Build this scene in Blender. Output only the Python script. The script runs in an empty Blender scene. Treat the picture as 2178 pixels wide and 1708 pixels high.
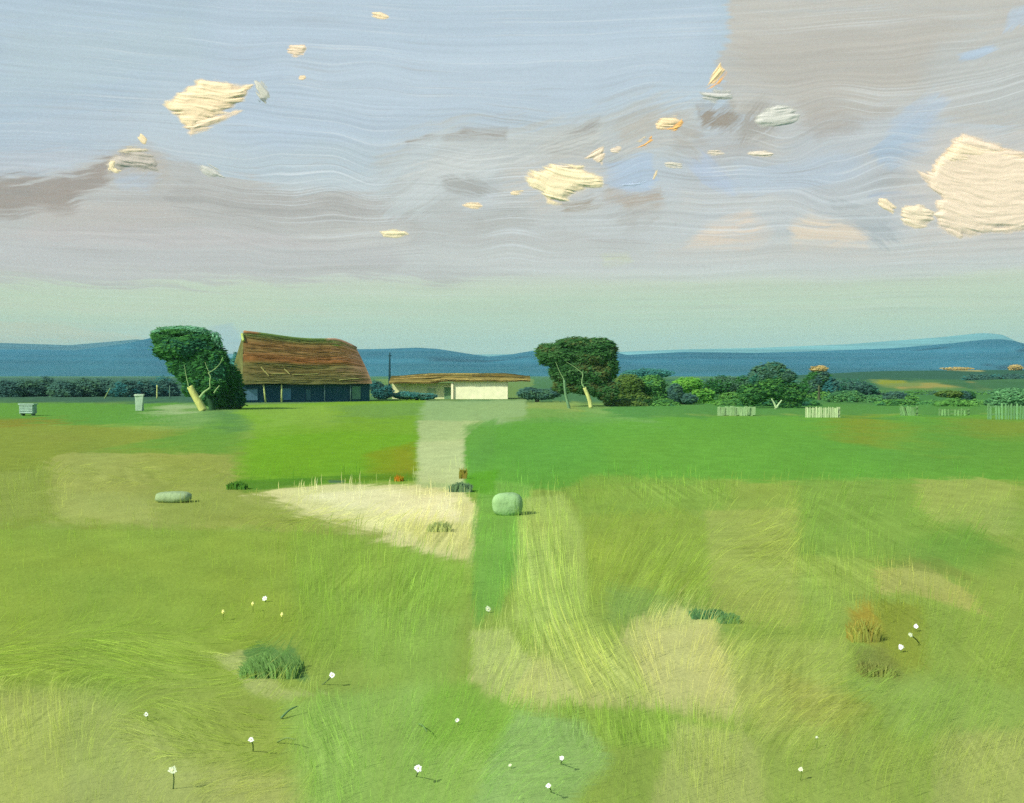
import bpy, math, random
import numpy as np
from mathutils import Vector, Matrix
random.seed(7)
RNG = np.random.default_rng(11)
S = bpy.context.scene
C = S.collection

# ------------------------------------------------------------------ camera
CAM_H, F, CX, HOR = 3.0, 1100.0, 512.0, 375.0       # eye height, focal length in px of a 1024 wide frame
cd = bpy.data.cameras.new('camera'); cam = bpy.data.objects.new('camera', cd); C.objects.link(cam)
cd.sensor_width = 36; cd.lens = F / 1024 * 36; cd.clip_start = 0.1; cd.clip_end = 30000
PITCH = math.atan((401.5 - HOR) / F)
cam.location = (0, 0, CAM_H); cam.rotation_euler = (math.pi / 2 - PITCH, 0, 0)
S.camera = cam
# ------------------------------------------------------------------ light
SUN_EL, SUN_VEC = 38.0, Vector((-0.62, -0.50, 0.0)).normalized()
ce = math.cos(math.radians(SUN_EL))
SD = Vector((SUN_VEC.x * ce, SUN_VEC.y * ce, math.sin(math.radians(SUN_EL))))
W = bpy.data.worlds.new('World'); S.world = W; W.use_nodes = True
nt = W.node_tree; bg = nt.nodes['Background']
sk = nt.nodes.new('ShaderNodeTexSky'); sk.sky_type = 'NISHITA'; sk.sun_disc = False
sk.sun_elevation = math.radians(SUN_EL); sk.sun_rotation = math.atan2(SD.x, SD.y)
sk.air_density = 1.0; sk.dust_density = 1.5
nt.links.new(sk.outputs[0], bg.inputs[0]); bg.inputs[1].default_value = 0.10
ld = bpy.data.lights.new('sun', 'SUN'); ld.energy = 3.2; ld.angle = math.radians(2.0); ld.color = (1, .95, .86)
lo = bpy.data.objects.new('sun', ld); C.objects.link(lo)
lo.rotation_euler = SD.to_track_quat('Z', 'Y').to_euler()
S.view_settings.view_transform = 'Standard'; S.view_settings.look = 'None'
EXPO = 0.45
S.view_settings.exposure = EXPO; S.view_settings.gamma = 1.0
S.cycles.use_denoising = False
S.cycles.max_bounces = 5; S.cycles.volume_bounces = 1; S.cycles.transparent_max_bounces = 8
EX = 2 ** EXPO

# ------------------------------------------------------------------ helpers
K = 1024 / 2178.0                                   # measuring-sheet px -> frame px
def lin(c):
    c = np.asarray(c, float) / 255.0
    return np.where(c <= .04045, c / 12.92, ((c + .055) / 1.055) ** 2.4)
G_GROUND, G_UP, G_LEAF = 1.34, 0.78, 0.58
G_CLOUD = (.97, .98, .96)
def gc(c): return lin(np.asarray(c, float) + (3, 5, 1)) / G_GROUND
def vc(c): return np.minimum(lin(c) / G_UP, .93)
def lc(c): return np.minimum(lin(c) / G_LEAF, .8)
def ray(px, py):
    """direction in the world for a point of the measuring sheet"""
    a = (px * K - CX) / F; b = (401.5 - py * K) / F
    cp, sp = math.cos(PITCH), math.sin(PITCH)
    return (a, cp + b * sp, b * cp - sp)
def at(px, py, z=0.0):
    """world point at height z seen at the sheet point"""
    r = ray(px, py); t = (z - CAM_H) / r[2]
    return (r[0] * t, r[1] * t)
def far(px, py, Y):
    """world point at depth Y"""
    r = ray(px, py); t = Y / r[1]
    return np.array((r[0] * t, Y, CAM_H + r[2] * t))
def hsh(ix, iy, s):
    h = (ix.astype(np.int64) * 374761393 + iy.astype(np.int64) * 668265263 + s * 974634777) & 0xffffffff
    h = ((h ^ (h >> 13)) * 1274126177) & 0xffffffff
    h = (h ^ (h >> 16)) & 0xffffffff
    return h / 4294967295.0
def vn(x, y, s=0):
    ix = np.floor(x); iy = np.floor(y); fx = x - ix; fy = y - iy
    fx = fx * fx * (3 - 2 * fx); fy = fy * fy * (3 - 2 * fy)
    ix = ix.astype(np.int64); iy = iy.astype(np.int64)
    a = hsh(ix, iy, s); b = hsh(ix + 1, iy, s); c = hsh(ix, iy + 1, s); d = hsh(ix + 1, iy + 1, s)
    return (a * (1 - fx) + b * fx) * (1 - fy) + (c * (1 - fx) + d * fx) * fy
def fbm(x, y, s=0, o=4):
    r = 0; a = .5; t = 0
    for i in range(o):
        r = r + a * vn(x * 2 ** i, y * 2 ** i, s + i * 17); t += a; a *= .55
    return r / t
def sstep(x):
    x = np.clip(x, 0, 1); return x * x * (3 - 2 * x)
def sdpoly(x, y, P):
    d = np.full(x.shape, 1e18); ins = np.zeros(x.shape, bool); n = len(P)
    for i in range(n):
        ax, ay = P[i]; bx, by = P[(i + 1) % n]
        ex, ey = bx - ax, by - ay; L = ex * ex + ey * ey + 1e-12
        t = np.clip(((x - ax) * ex + (y - ay) * ey) / L, 0, 1)
        d = np.minimum(d, (x - ax - t * ex) ** 2 + (y - ay - t * ey) ** 2)
        c = ((ay > y) != (by > y)) & (x < (bx - ax) * (y - ay) / (by - ay + 1e-12) + ax)
        ins ^= c
    d = np.sqrt(d); return np.where(ins, -d, d)
_seed = [100]
class Paint:
    """lays patches of colour with streaky, ragged edges over points of a surface"""
    def __init__(s, x, y, col): s.x, s.y = x, y; s.c = np.ones(x.shape + (3,)) * np.asarray(col)
    def patch(s, pts, col, feather, alpha=1.0, ang=0.0, rag=0.0, ln=60., wid=5., var=.06, seed=None, dry=0.0):
        _seed[0] += 3; sd0 = _seed[0] if seed is None else seed
        P = np.array(pts, float); m = feather + rag
        k = np.nonzero((s.x > P[:, 0].min() - m) & (s.x < P[:, 0].max() + m) & (s.y > P[:, 1].min() - m) & (s.y < P[:, 1].max() + m))
        if len(k[0]) == 0: return
        x, y = s.x[k], s.y[k]; ca, sa = math.cos(ang), math.sin(ang)
        u, v = x * ca + y * sa, -x * sa + y * ca
        n1 = vn(u / ln, v / wid, sd0); n2 = vn(u / (ln * .5), v / (wid * .4), sd0 + 1); n3 = fbm(x / (ln * .7), y / (ln * .7), sd0 + 2, 3)
        n = .45 * n1 + .3 * n2 + .25 * n3
        d = sdpoly(x, y, P) + rag * (n - .5) * 2.4
        a = sstep(.5 - d / (feather + 1e-6)) * alpha
        if dry: a *= 1 - dry + dry * sstep((.6 * n1 + .4 * n2 - .34) / .22)
        cc = np.asarray(col)[None, :] * (1 + var * 2 * (n - .5))[:, None]
        s.c[k] = s.c[k] * (1 - a[:, None]) + cc * a[:, None]

class Acc:
    def __init__(s): s.v = []; s.q = []; s.t = []; s.c = []; s.n = 0
    def add(s, v, q=None, t=None, col=(.5, .5, .5)):
        v = np.asarray(v, float).reshape(-1, 3); c = np.asarray(col, float)
        if c.ndim == 1: c = np.tile(c, (len(v), 1))
        if q is not None and len(q): s.q.append(np.asarray(q, np.int64).reshape(-1, 4) + s.n)
        if t is not None and len(t): s.t.append(np.asarray(t, np.int64).reshape(-1, 3) + s.n)
        s.v.append(v); s.c.append(c); s.n += len(v)
    def box(s, c0, size, col, rz=0.0, taper=1.0, jit=0.0):
        x, y, z = [d / 2 for d in size]
        P = []
        for dz in (-z, z):
            f = taper if dz > 0 else 1
            for dx, dy in ((-x, -y), (x, -y), (x, y), (-x, y)):
                P.append((dx * f + random.uniform(-jit, jit), dy * f + random.uniform(-jit, jit), dz + random.uniform(-jit, jit)))
        P = np.array(P); c, q = math.cos(rz), math.sin(rz)
        P = np.stack([P[:, 0] * c - P[:, 1] * q, P[:, 0] * q + P[:, 1] * c, P[:, 2]], 1) + np.asarray(c0)
        s.add(P, [(0, 3, 2, 1), (4, 5, 6, 7), (0, 1, 5, 4), (1, 2, 6, 5), (2, 3, 7, 6), (3, 0, 4, 7)], col=col)
    def tube(s, path, rad, col, seg=8, flat=1.0, side=None):
        """tapered tube along a path; side = the wide axis of a flattened section"""
        P = np.asarray(path, float); m = len(P); R = np.broadcast_to(np.asarray(rad, float), (m,))
        T = np.gradient(P, axis=0); T /= np.linalg.norm(T, axis=1)[:, None] + 1e-9
        ref = np.array((0.13, -1, .07)) if side is None else np.asarray(side, float)
        A = np.cross(T, ref); A /= np.linalg.norm(A, axis=1)[:, None] + 1e-9; B = np.cross(T, A)
        th = np.linspace(0, 2 * math.pi, seg, endpoint=False)
        V = P[:, None, :] + R[:, None, None] * (np.cos(th)[None, :, None] * A[:, None, :] + flat * np.sin(th)[None, :, None] * B[:, None, :])
        V = V.reshape(-1, 3); q = []
        for i in range(m - 1):
            for j in range(seg):
                k = (j + 1) % seg
                q.append((i * seg + j, i * seg + k, (i + 1) * seg + k, (i + 1) * seg + j))
        V = np.vstack([V, P[:1], P[-1:]]); a, b = len(V) - 2, len(V) - 1
        t = [(a, (j + 1) % seg, j) for j in range(seg)] + [(b, (m - 1) * seg + j, (m - 1) * seg + (j + 1) % seg) for j in range(seg)]
        c = np.asarray(col, float)
        if c.ndim == 2: c = np.vstack([np.repeat(c, seg, 0), c[:1], c[-1:]])
        s.add(V, q, t, c)
    def build(s, name, mat, parent=None, loc=None, smooth=False):
        V = np.vstack(s.v); Cc = np.vstack(s.c)
        if loc is not None: V = V - np.asarray(loc)
        Q = np.vstack(s.q) if s.q else np.zeros((0, 4), np.int64); T = np.vstack(s.t) if s.t else np.zeros((0, 3), np.int64)
        me = bpy.data.meshes.new(name)
        me.vertices.add(len(V)); me.vertices.foreach_set('co', V.astype(np.float32).ravel())
        nl = Q.size + T.size; me.loops.add(nl)
        me.loops.foreach_set('vertex_index', np.concatenate([Q.ravel(), T.ravel()]).astype(np.int32))
        me.polygons.add(len(Q) + len(T))
        me.polygons.foreach_set('loop_start', np.concatenate([np.arange(len(Q)) * 4, Q.size + np.arange(len(T)) * 3]).astype(np.int32))
        me.update(calc_edges=True)
        at_ = me.color_attributes.new('Col', 'FLOAT_COLOR', 'POINT')
        at_.data.foreach_set('color', (Cc if Cc.shape[1] == 4 else np.hstack([Cc, np.ones((len(Cc), 1))])).astype(np.float32).ravel())
        me.polygons.foreach_set('use_smooth', np.full(len(Q) + len(T), smooth))
        me.materials.append(mat)
        o = bpy.data.objects.new(name, me); C.objects.link(o)
        if parent is not None: o.parent = parent
        return o
def tag(o, label=None, cat=None, group=None, kind=None):
    if label: o['label'] = label
    if cat: o['category'] = cat
    if group: o['group'] = group
    if kind: o['kind'] = kind
    return o
def root(name, loc, label, cat, group=None, rz=0):
    o = bpy.data.objects.new(name, None); C.objects.link(o); o.location = loc; o.rotation_euler = (0, 0, rz)
    o.empty_display_size = .3
    return tag(o, label, cat, group)

def mat(name, rough=.9, nscale=3., namt=.12, stretch=(1, 1, 1), bump=.3, bscale=20., up=False, trans=0.0, bdist=.02):
    m = bpy.data.materials.new(name); m.use_nodes = True; n = m.node_tree; n.nodes.clear()
    out = n.nodes.new('ShaderNodeOutputMaterial'); at_ = n.nodes.new('ShaderNodeAttribute'); at_.attribute_name = 'Col'
    tc = n.nodes.new('ShaderNodeTexCoord'); mp = n.nodes.new('ShaderNodeMapping'); mp.inputs['Scale'].default_value = stretch
    n.links.new(tc.outputs['Object'], mp.inputs[0])
    no = n.nodes.new('ShaderNodeTexNoise'); no.inputs['Scale'].default_value = nscale; no.inputs['Detail'].default_value = 5
    n.links.new(mp.outputs[0], no.inputs['Vector'])
    mr = n.nodes.new('ShaderNodeMapRange'); mr.inputs[1].default_value = .25; mr.inputs[2].default_value = .75
    mr.inputs[3].default_value = 1 - namt; mr.inputs[4].default_value = 1 + namt
    n.links.new(no.outputs[0], mr.inputs[0])
    mu = n.nodes.new('ShaderNodeMix'); mu.data_type = 'RGBA'; mu.blend_type = 'MULTIPLY'; mu.inputs[0].default_value = 1
    n.links.new(at_.outputs['Color'], mu.inputs[6]); n.links.new(mr.outputs[0], mu.inputs[7])
    if up:
        b = n.nodes.new('ShaderNodeBsdfDiffuse'); b.inputs['Roughness'].default_value = 1
        cz = n.nodes.new('ShaderNodeCombineXYZ'); cz.inputs[2].default_value = 1
        n.links.new(mu.outputs[2], b.inputs['Color']); n.links.new(cz.outputs[0], b.inputs['Normal'])
        n.links.new(b.outputs[0], out.inputs[0]); return m
    b = n.nodes.new('ShaderNodeBsdfPrincipled'); b.inputs['Roughness'].default_value = rough
    b.inputs['Specular IOR Level'].default_value = .15 if rough < .9 else 0.0
    n.links.new(mu.outputs[2], b.inputs['Base Color'])
    if bump > 0:
        n2 = n.nodes.new('ShaderNodeTexNoise'); n2.inputs['Scale'].default_value = bscale; n2.inputs['Detail'].default_value = 4
        n.links.new(mp.outputs[0], n2.inputs['Vector'])
        bp = n.nodes.new('ShaderNodeBump'); bp.inputs['Strength'].default_value = bump; bp.inputs['Distance'].default_value = bdist
        n.links.new(n2.outputs[0], bp.inputs['Height']); n.links.new(bp.outputs[0], b.inputs['Normal'])
    if trans > 0:
        tr = n.nodes.new('ShaderNodeBsdfTranslucent'); mx = n.nodes.new('ShaderNodeMixShader'); mx.inputs[0].default_value = trans
        n.links.new(mu.outputs[2], tr.inputs[0]); n.links.new(b.outputs[0], mx.inputs[1]); n.links.new(tr.outputs[0], mx.inputs[2])
        n.links.new(mx.outputs[0], out.inputs[0])
    else: n.links.new(b.outputs[0], out.inputs[0])
    return m
M_ground = mat('meadow_turf', nscale=1.6, namt=.10, stretch=(1, .5, 1), bump=.35, bscale=14, bdist=.03)
M_blade = mat('grass_blades', nscale=2, namt=.05, bump=0, trans=.45)
M_hill = mat('hillside', nscale=.004, namt=.14, stretch=(1, 1, 3), bump=.0)
M_leaf = mat('leaves', rough=.9, nscale=.8, namt=.12, bump=0, trans=.3)
M_bark = mat('bark', nscale=4, namt=.25, stretch=(1, 1, .3), bump=.5, bscale=12)
M_thatch = mat('thatch', nscale=1.2, namt=.22, stretch=(1, 1, 3), bump=.5, bscale=9, bdist=.05)
M_wall = mat('plaster', nscale=1.5, namt=.12, bump=.3, bscale=10)
M_wood = mat('weathered_wood', nscale=5, namt=.22, stretch=(2, 2, .4), bump=.4)
M_stone = mat('stone', nscale=3, namt=.16, bump=.7, bscale=8, bdist=.04)
M_petal = mat('petals', rough=.6, nscale=30, namt=.05, bump=.1)
M_cloud = mat('cloud', rough=1, nscale=.02, namt=.03, bump=0, trans=0)
_n = M_cloud.node_tree; _o = _n.nodes['Material Output']; _b = _n.nodes['Principled BSDF']; _n.links.new(_n.nodes['Attribute'].outputs['Alpha'], _b.inputs['Alpha'])

# ------------------------------------------------------------------ sky backdrop (gives off its own light)
def build_sky():
    R = 7000.0; D = 0.0245
    az = np.concatenate([np.linspace(-88, -29, 50, endpoint=False), np.linspace(-29, 29, 1500), np.linspace(29, 88, 51)[1:]])
    el = np.concatenate([np.linspace(-2.2, -.2, 5, endpoint=False), np.linspace(-.2, 20, 820), np.linspace(20, 60, 41)[1:]])
    A, E = np.meshgrid(np.radians(az), np.radians(el))
    U = np.degrees(A) / D; V = np.degrees(E) / D
    def uv(px, py):
        r = ray(px, py); return (math.degrees(math.atan2(r[0], r[1])) / D, math.degrees(math.atan2(r[2], math.hypot(r[0], r[1]))) / D)
    # long wavy warp: bristle marks follow the flow of the air
    mid_ = np.exp(-((V - 430) / 190) ** 2) * (.35 + .65 * sstep((U + 900) / 500) * sstep((1300 - U) / 500))
    tilt = .05 * U * sstep((V - 700) / 200)
    sU = U + 40 * (vn(U / 240, V / 160, 15) - .5) * mid_
    sV = V - tilt + 9 * (vn(U / 620, V / 400, 18) - .5) + (52 * (vn(U / 230 + V / 400, V / 150 - U / 900, 16) - .5) + 40 * (vn(U / 95, V / 90, 17) - .5)) * mid_
    wU = U + .45 * (sU - U) + 34 * (fbm(U / 160, V / 90, 5) - .5); wV = V + .30 * (sV + tilt - V) + 30 * (fbm(U / 140, V / 60, 6) - .5)
    ramp = [(-60, (174, 196, 210)), (0, (176, 198, 211)), (180, (182, 200, 213)), (300, (187, 202, 211)), (420, (196, 203, 204)), (520, (200, 204, 201)),
            (575, (203, 208, 200)), (605, (200, 212, 189)), (660, (191, 212, 181)), (710, (187, 212, 188)), (760, (183, 210, 191)), (800, (174, 200, 182))]
    vv = np.array([uv(1089, p)[1] for p, _ in ramp])[::-1]; cc = np.array([lin(c) for _, c in ramp])[::-1]
    Vr = V + 14 * (fbm(U / 300, V / 25, 8) - .5)
    base = np.stack([np.interp(Vr, vv, cc[:, i]) for i in range(3)], -1)
    p = Paint(wU, wV, (1, 1, 1)); p.c = base
    def pa(pts, col, fe, al=1., ang=0, rag=10, ln=110, wid=5, var=.05):
        big = max(q[0] for q in pts) - min(q[0] for q in pts)
        p.patch([uv(*q) for q in pts], lin(col), fe * 1.15, al, math.radians(ang), rag * 1.5, ln, wid, var, dry=.65 if big < 330 and col[2] < col[0] + 4 else .15)
    # upper blue
    pa([(-1500, -900), (470, -900), (455, 90), (300, 190), (180, 320), (-300, 350), (-1500, 350)], (174, 194, 210), 70, .8, 2, 20)
    pa([(0, 60), (400, 30), (430, 110), (150, 200), (0, 190)], (181, 200, 209), 60, .7, 4, 25)
    pa([(0, 250), (180, 220), (330, 250), (240, 330), (0, 350)], (183, 198, 209), 40, .8, 12, 25)
    pa([(460, -60), (1530, -60), (1535, 60), (1490, 150), (1200, 215), (900, 260), (560, 330), (440, 260), (455, 90)], (182, 200, 216), 60, .75, 1, 16)
    pa([(600, 120), (1480, 60), (1470, 150), (1200, 210), (700, 250)], (188, 205, 218), 60, .7, 2, 16)
    pa([(420, 330), (800, 290), (850, 360), (700, 400), (520, 395), (380, 360)], (188, 204, 211), 40, .8, -3, 20)
    # grey cloud bank on the left
    pa([(-1500, 365), (0, 372), (140, 368), (215, 335), (255, 325), (330, 325), (352, 350), (420, 352), (470, 372), (545, 368), (560, 392), (740, 402), (820, 405), (900, 380), (990, 400), (1010, 480), (1300, 500), (1500, 560), (900, 585), (-1500, 590)], (191, 191, 185), 22, .95, -3, 22, 150, 6, .08)
    pa([(-1500, 380), (0, 378), (150, 378), (225, 340), (245, 355), (215, 400), (165, 420), (150, 445), (0, 450), (-1500, 450)], (162, 152, 141), 16, .95, 10, 14, 60, 6, .16)
    pa([(230, 395), (560, 400), (800, 425), (880, 470), (780, 500), (480, 480), (200, 450)], (186, 185, 179), 34, .7, -5, 20, 170, 5, .08)
    pa([(230, 360), (290, 352), (330, 378), (300, 400), (245, 395)], (186, 197, 206), 14, .9, 10, 8, 40, 5)
    pa([(-1500, 470), (600, 490), (900, 520), (900, 560), (300, 575), (-1500, 575)], (199, 200, 197), 40, .7, 0, 20, 260, 6, .06)
    pa([(80, 440), (330, 430), (420, 470), (250, 500), (60, 480)], (196, 190, 181), 30, .6, -4, 12, 140, 6)
    # central swirl
    pa([(820, 320), (950, 262), (1190, 235), (1290, 225), (1500, 215), (1500, 330), (1290, 345), (1120, 360), (1010, 420), (930, 490), (800, 420)], (193, 198, 194), 40, .85, 12, 26, 130, 5, .1)
    pa([(860, 288), (1010, 268), (1080, 262), (1080, 275), (940, 296), (870, 302)], (160, 156, 148), 10, .9, 4, 10, 90, 4, .16)
    pa([(1150, 300), (1200, 262), (1270, 235), (1275, 300), (1180, 330)], (168, 167, 160), 12, .85, 25, 12, 70, 5, .14)
    pa([(900, 350), (1060, 300), (1080, 350), (960, 400), (900, 460), (830, 450)], (203, 210, 208), 20, .9, 35, 22, 90, 5, .12)
    pa([(940, 370), (1000, 360), (1080, 400), (1010, 420), (960, 400)], (164, 163, 156), 12, .75, -20, 10, 60, 4, .14)
    pa([(900, 470), (1120, 430), (1440, 420), (1480, 470), (1200, 510), (900, 530)], (197, 201, 197), 34, .8, 6, 22, 130, 5, .08)
    pa([(850, 530), (1500, 500), (2300, 520), (2300, 575), (850, 580)], (203, 208, 203), 34, .7, 0, 18, 240, 6, .05)
    # big grey block on the right
    pa([(1545, -900), (3400, -900), (3400, 330), (2300, 300), (2060, 262), (1930, 235), (1800, 262), (1700, 300), (1620, 262), (1560, 225), (1520, 150), (1540, 60)], (191, 191, 184), 14, .97, -4, 12, 190, 6, .05)
    pa([(1560, 60), (2000, 30), (2100, 90), (1950, 190), (1700, 220), (1560, 150)], (187, 185, 177), 50, .8, -8, 20, 190, 7, .05)
    pa([(2000, 90), (2300, 60), (2300, 250), (2080, 230), (1970, 170)], (189, 195, 194), 50, .8, 20, 20, 120, 7, .05)
    pa([(1440, 290), (1650, 240), (1780, 260), (2000, 200), (2100, 180), (1980, 280), (1930, 360), (1800, 430), (1450, 430)], (193, 198, 198), 40, .85, 14, 24, 150, 6, .06)
    pa([(1490, 225), (1560, 215), (1580, 240), (1560, 285), (1500, 275)], (156, 147, 133), 14, .95, 40, 10, 40, 5, .12)
    pa([(1560, 235), (1620, 205), (1660, 225), (1640, 300), (1570, 320)], (164, 161, 152), 18, .85, 50, 14, 50, 5, .1)
    pa([(1700, 255), (1800, 245), (1830, 275), (1740, 300)], (178, 172, 164), 24, .6, 10, 12, 60, 5, .08)
    pa([(1480, 300), (1640, 285), (1640, 330), (1500, 340)], (184, 182, 176), 20, .6, 5, 10, 80, 5, .08)
    # blue openings
    pa([(1290, 335), (1380, 330), (1392, 400), (1330, 420), (1288, 395)], (182, 200, 217), 12, .95, -8, 8, 60, 5, .05)
    pa([(1455, 335), (1500, 325), (1560, 380), (1550, 410), (1480, 385)], (186, 200, 216), 16, .95, -35, 8, 60, 5, .05)
    pa([(1560, 340), (1780, 330), (1850, 360), (1760, 400), (1600, 420), (1550, 400)], (189, 203, 214), 24, .85, 10, 14, 110, 5, .05)
    pa([(1855, 330), (1900, 280), (1960, 245), (2010, 265), (1990, 330), (1930, 372), (1880, 360)], (177, 196, 212), 14, .95, 30, 8, 80, 6, .04)
    pa([(1905, 250), (1985, 195), (2010, 220), (1985, 262), (1900, 280)], (184, 200, 215), 20, .85, 35, 10, 60, 5, .05)
    pa([(2040, 125), (2090, 102), (2112, 108), (2085, 130), (2040, 138)], (182, 202, 220), 8, .95, 15, 5, 40, 5, .05)
    pa([(2128, 70), (2150, 20), (2200, 0), (2200, 30), (2150, 60)], (184, 201, 217), 10, .8, 50, 8, 40, 5, .05)
    pa([(1860, 410), (1960, 395), (1985, 420), (1950, 440), (1890, 425)], (177, 192, 208), 12, .85, 10, 8, 60, 5, .06)
    pa([(1720, 420), (1880, 440), (1920, 500), (1780, 500)], (186, 192, 193), 24, .8, -25, 18, 70, 4, .1)
    # warm low cloud glow
    pa([(1480, 490), (1530, 455), (1590, 450), (1640, 500), (1600, 530), (1460, 525)], (226, 212, 192), 18, .95, 0, 12, 100, 6, .06)
    pa([(1680, 490), (1730, 445), (1790, 460), (1850, 500), (1840, 520), (1690, 525)], (229, 214, 190), 16, .95, 0, 12, 90, 6, .06)
    pa([(1400, 520), (2300, 500), (2300, 540), (1400, 550)], (205, 203, 194), 26, .6, 0, 14, 200, 6, .05)
    pa([(1290, 405), (1400, 415), (1390, 445), (1330, 450), (1290, 430)], (192, 184, 170), 16, .75, 15, 10, 60, 5, .08)
    pa([(1440, 405), (1640, 415), (1720, 440), (1600, 450), (1440, 440)], (207, 207, 199), 20, .6, 0, 12, 100, 6, .05)
    pa([(1270, 545), (1330, 540), (1340, 560), (1280, 572)], (204, 211, 180), 16, .7, 10, 8, 50, 5, .04)
    for pts, c, fe, al, ag in (([(1080, 340), (1250, 300), (1300, 360), (1290, 430), (1150, 460), (1060, 430)], (206, 202, 190), 50, .75, 10), ([(1880, 420), (1990, 270), (2200, 270), (2300, 520), (1960, 520)], (208, 204, 194), 50, .8, 10),
        ([(215, 380), (235, 330), (300, 300), (350, 345), (350, 380)], (190, 184, 172), 20, .8, 20), ([(600, 470), (820, 470), (900, 500), (860, 530), (640, 520)], (204, 204, 196), 30, .6, 0), ([(1180, 430), (1260, 415), (1270, 440), (1200, 455)], (170, 160, 142), 10, .85, 10),
        ([(1290, 395), (1330, 425), (1400, 405), (1400, 430), (1330, 448), (1290, 425)], (184, 172, 156), 10, .8, 10), ([(1560, 300), (1640, 280), (1700, 300), (1640, 330)], (200, 200, 192), 20, .7, 10), ([(1000, 450), (1120, 440), (1130, 480), (1020, 490)], (180, 180, 172), 16, .6, 8),
        ([(1290, 460), (1380, 440), (1400, 470), (1320, 485)], (182, 180, 172), 12, .6, 20), ([(1790, 430), (1850, 440), (1900, 500), (1870, 510), (1800, 470)], (174, 182, 182), 10, .6, -30), ([(350, 330), (420, 345), (480, 380), (400, 392), (340, 370)], (182, 184, 180), 14, .8, -20)):
        pa(pts, c, fe, al, ag, 16, 80, 5, .12)
    for pts, c, al, ag in (([(860, 330), (1100, 290), (1160, 330), (960, 380), (860, 380)], (208, 213, 209), .8, 14), ([(1100, 290), (1280, 250), (1300, 290), (1160, 335)], (202, 206, 200), .8, 20), ([(1310, 240), (1400, 225), (1480, 240), (1400, 290), (1320, 300)], (186, 184, 174), .8, 18),
        ([(1300, 290), (1480, 285), (1470, 310), (1330, 325)], (204, 204, 196), .7, 4), ([(960, 420), (1120, 400), (1130, 430), (1000, 450)], (206, 211, 208), .7, 8), ([(880, 480), (1100, 460), (1180, 480), (1000, 510), (880, 505)], (180, 180, 173), .55, 4), ([(1440, 250), (1500, 280), (1480, 330), (1420, 330)], (178, 174, 163), .6, -20),
        ([(1580, 440), (1900, 430), (1880, 470), (1600, 480)], (204, 207, 203), .6, -4), ([(60, 470), (560, 490), (700, 520), (200, 530), (0, 500)], (198, 193, 188), .6, -2), ([(360, 400), (700, 425), (780, 450), (520, 450), (340, 425)], (176, 174, 168), .6, -5), ([(1700, 210), (1900, 230), (1800, 280), (1700, 280)], (176, 171, 162), .6, 0),
        ([(-200, 330), (120, 310), (220, 330), (150, 368), (-200, 366)], (190, 198, 204), .8, 4), ([(560, 385), (820, 350), (900, 300), (960, 270), (900, 350), (820, 405), (640, 410)], (196, 207, 209), .8, 12)):
        pa(pts, c, 18, al, ag, 18, 100, 4, .16)
    # pale green light over the hills
    pa([(-1500, 590), (3400, 585), (3400, 610), (-1500, 615)], (201, 208, 184), 20, .6, 0, 10, 300, 5, .05)
    pa([(700, 640), (2178, 620), (2300, 700), (700, 720)], (190, 213, 187), 50, .6, 0, 14, 260, 6, .05)
    pa([(0, 600), (600, 610), (600, 690), (0, 690)], (197, 212, 181), 50, .5, 0, 20, 260, 6, .05)
    pa([(425, 700), (500, 690), (520, 720), (490, 790), (455, 780), (440, 730)], (176, 200, 196), 10, .8, 0, 6, 40, 5, .08)
    pa([(424, 700), (448, 700), (452, 730), (440, 735)], (208, 214, 200), 8, .8, 0, 5, 30, 5)
    pa([(-300, 690), (60, 682), (130, 690), (300, 712), (180, 725), (-300, 730)], (200, 206, 175), 18, .8, -4, 10, 90, 6, .05)
    pa([(1450, 600), (2178, 590), (2178, 660), (1500, 650)], (196, 212, 185), 40, .5, 0, 14, 260, 6, .05)
    # bristle streaks over everything, running with the flow
    st = vn(sU / 420, sV / 4.2, 71) * .45 + vn(sU / 260, sV / 2.3, 72) * .4 + vn(sU / 600, sV / 13, 73) * (.35 - .2 * mid_) + .12 * fbm(U / 60, V / 50, 79, 2) - .66
    fade = fbm(U / 200, V / 80, 74)
    low = .55 + .45 * sstep((V - 120) / 200)
    p.c *= (1 + .15 * st * low * (.6 + .8 * fade + .5 * mid_))[..., None]
    bright = np.clip(vn(sU / 380, sV / 2.4, 75) * .75 + .25 * vn(sU / 90, sV / 60, 76) - .70, 0, 1) * (1.2 + 1.6 * mid_) * sstep((V - 60) / 200)
    p.c = p.c * (1 - bright[..., None]) + lin((224, 233, 235)) * bright[..., None]
    dark = np.clip(vn(sU / 200, sV / 2.6, 77) * .75 + .25 * vn(sU / 70, sV / 50, 78) - .68, 0, 1) * (.4 + 1.5 * mid_)
    p.c = p.c * (1 - dark[..., None]) + lin((158, 158, 152)) * dark[..., None]
    p.c *= (1 + .03 * RNG.normal(size=U.shape))[..., None]; p.c *= 1 + .012 * RNG.normal(size=p.c.shape)
    p.c *= 1 + np.array((.055, .035, .0)) * sstep((V - 380) / 200)[..., None] + .045
    V3 = np.stack([R * np.cos(E) * np.sin(A), R * np.cos(E) * np.cos(A), R * np.sin(E)], -1).reshape(-1, 3)
    nr, nc = U.shape; idx = np.arange(nr * nc).reshape(nr, nc)
    q = np.stack([idx[:-1, :-1], idx[1:, :-1], idx[1:, 1:], idx[:-1, 1:]], -1).reshape(-1, 4)
    m = bpy.data.materials.new('sky_light'); m.use_nodes = True; n = m.node_tree; n.nodes.clear()
    o = n.nodes.new('ShaderNodeOutputMaterial'); e = n.nodes.new('ShaderNodeEmission'); a = n.nodes.new('ShaderNodeAttribute'); a.attribute_name = 'Col'
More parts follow.
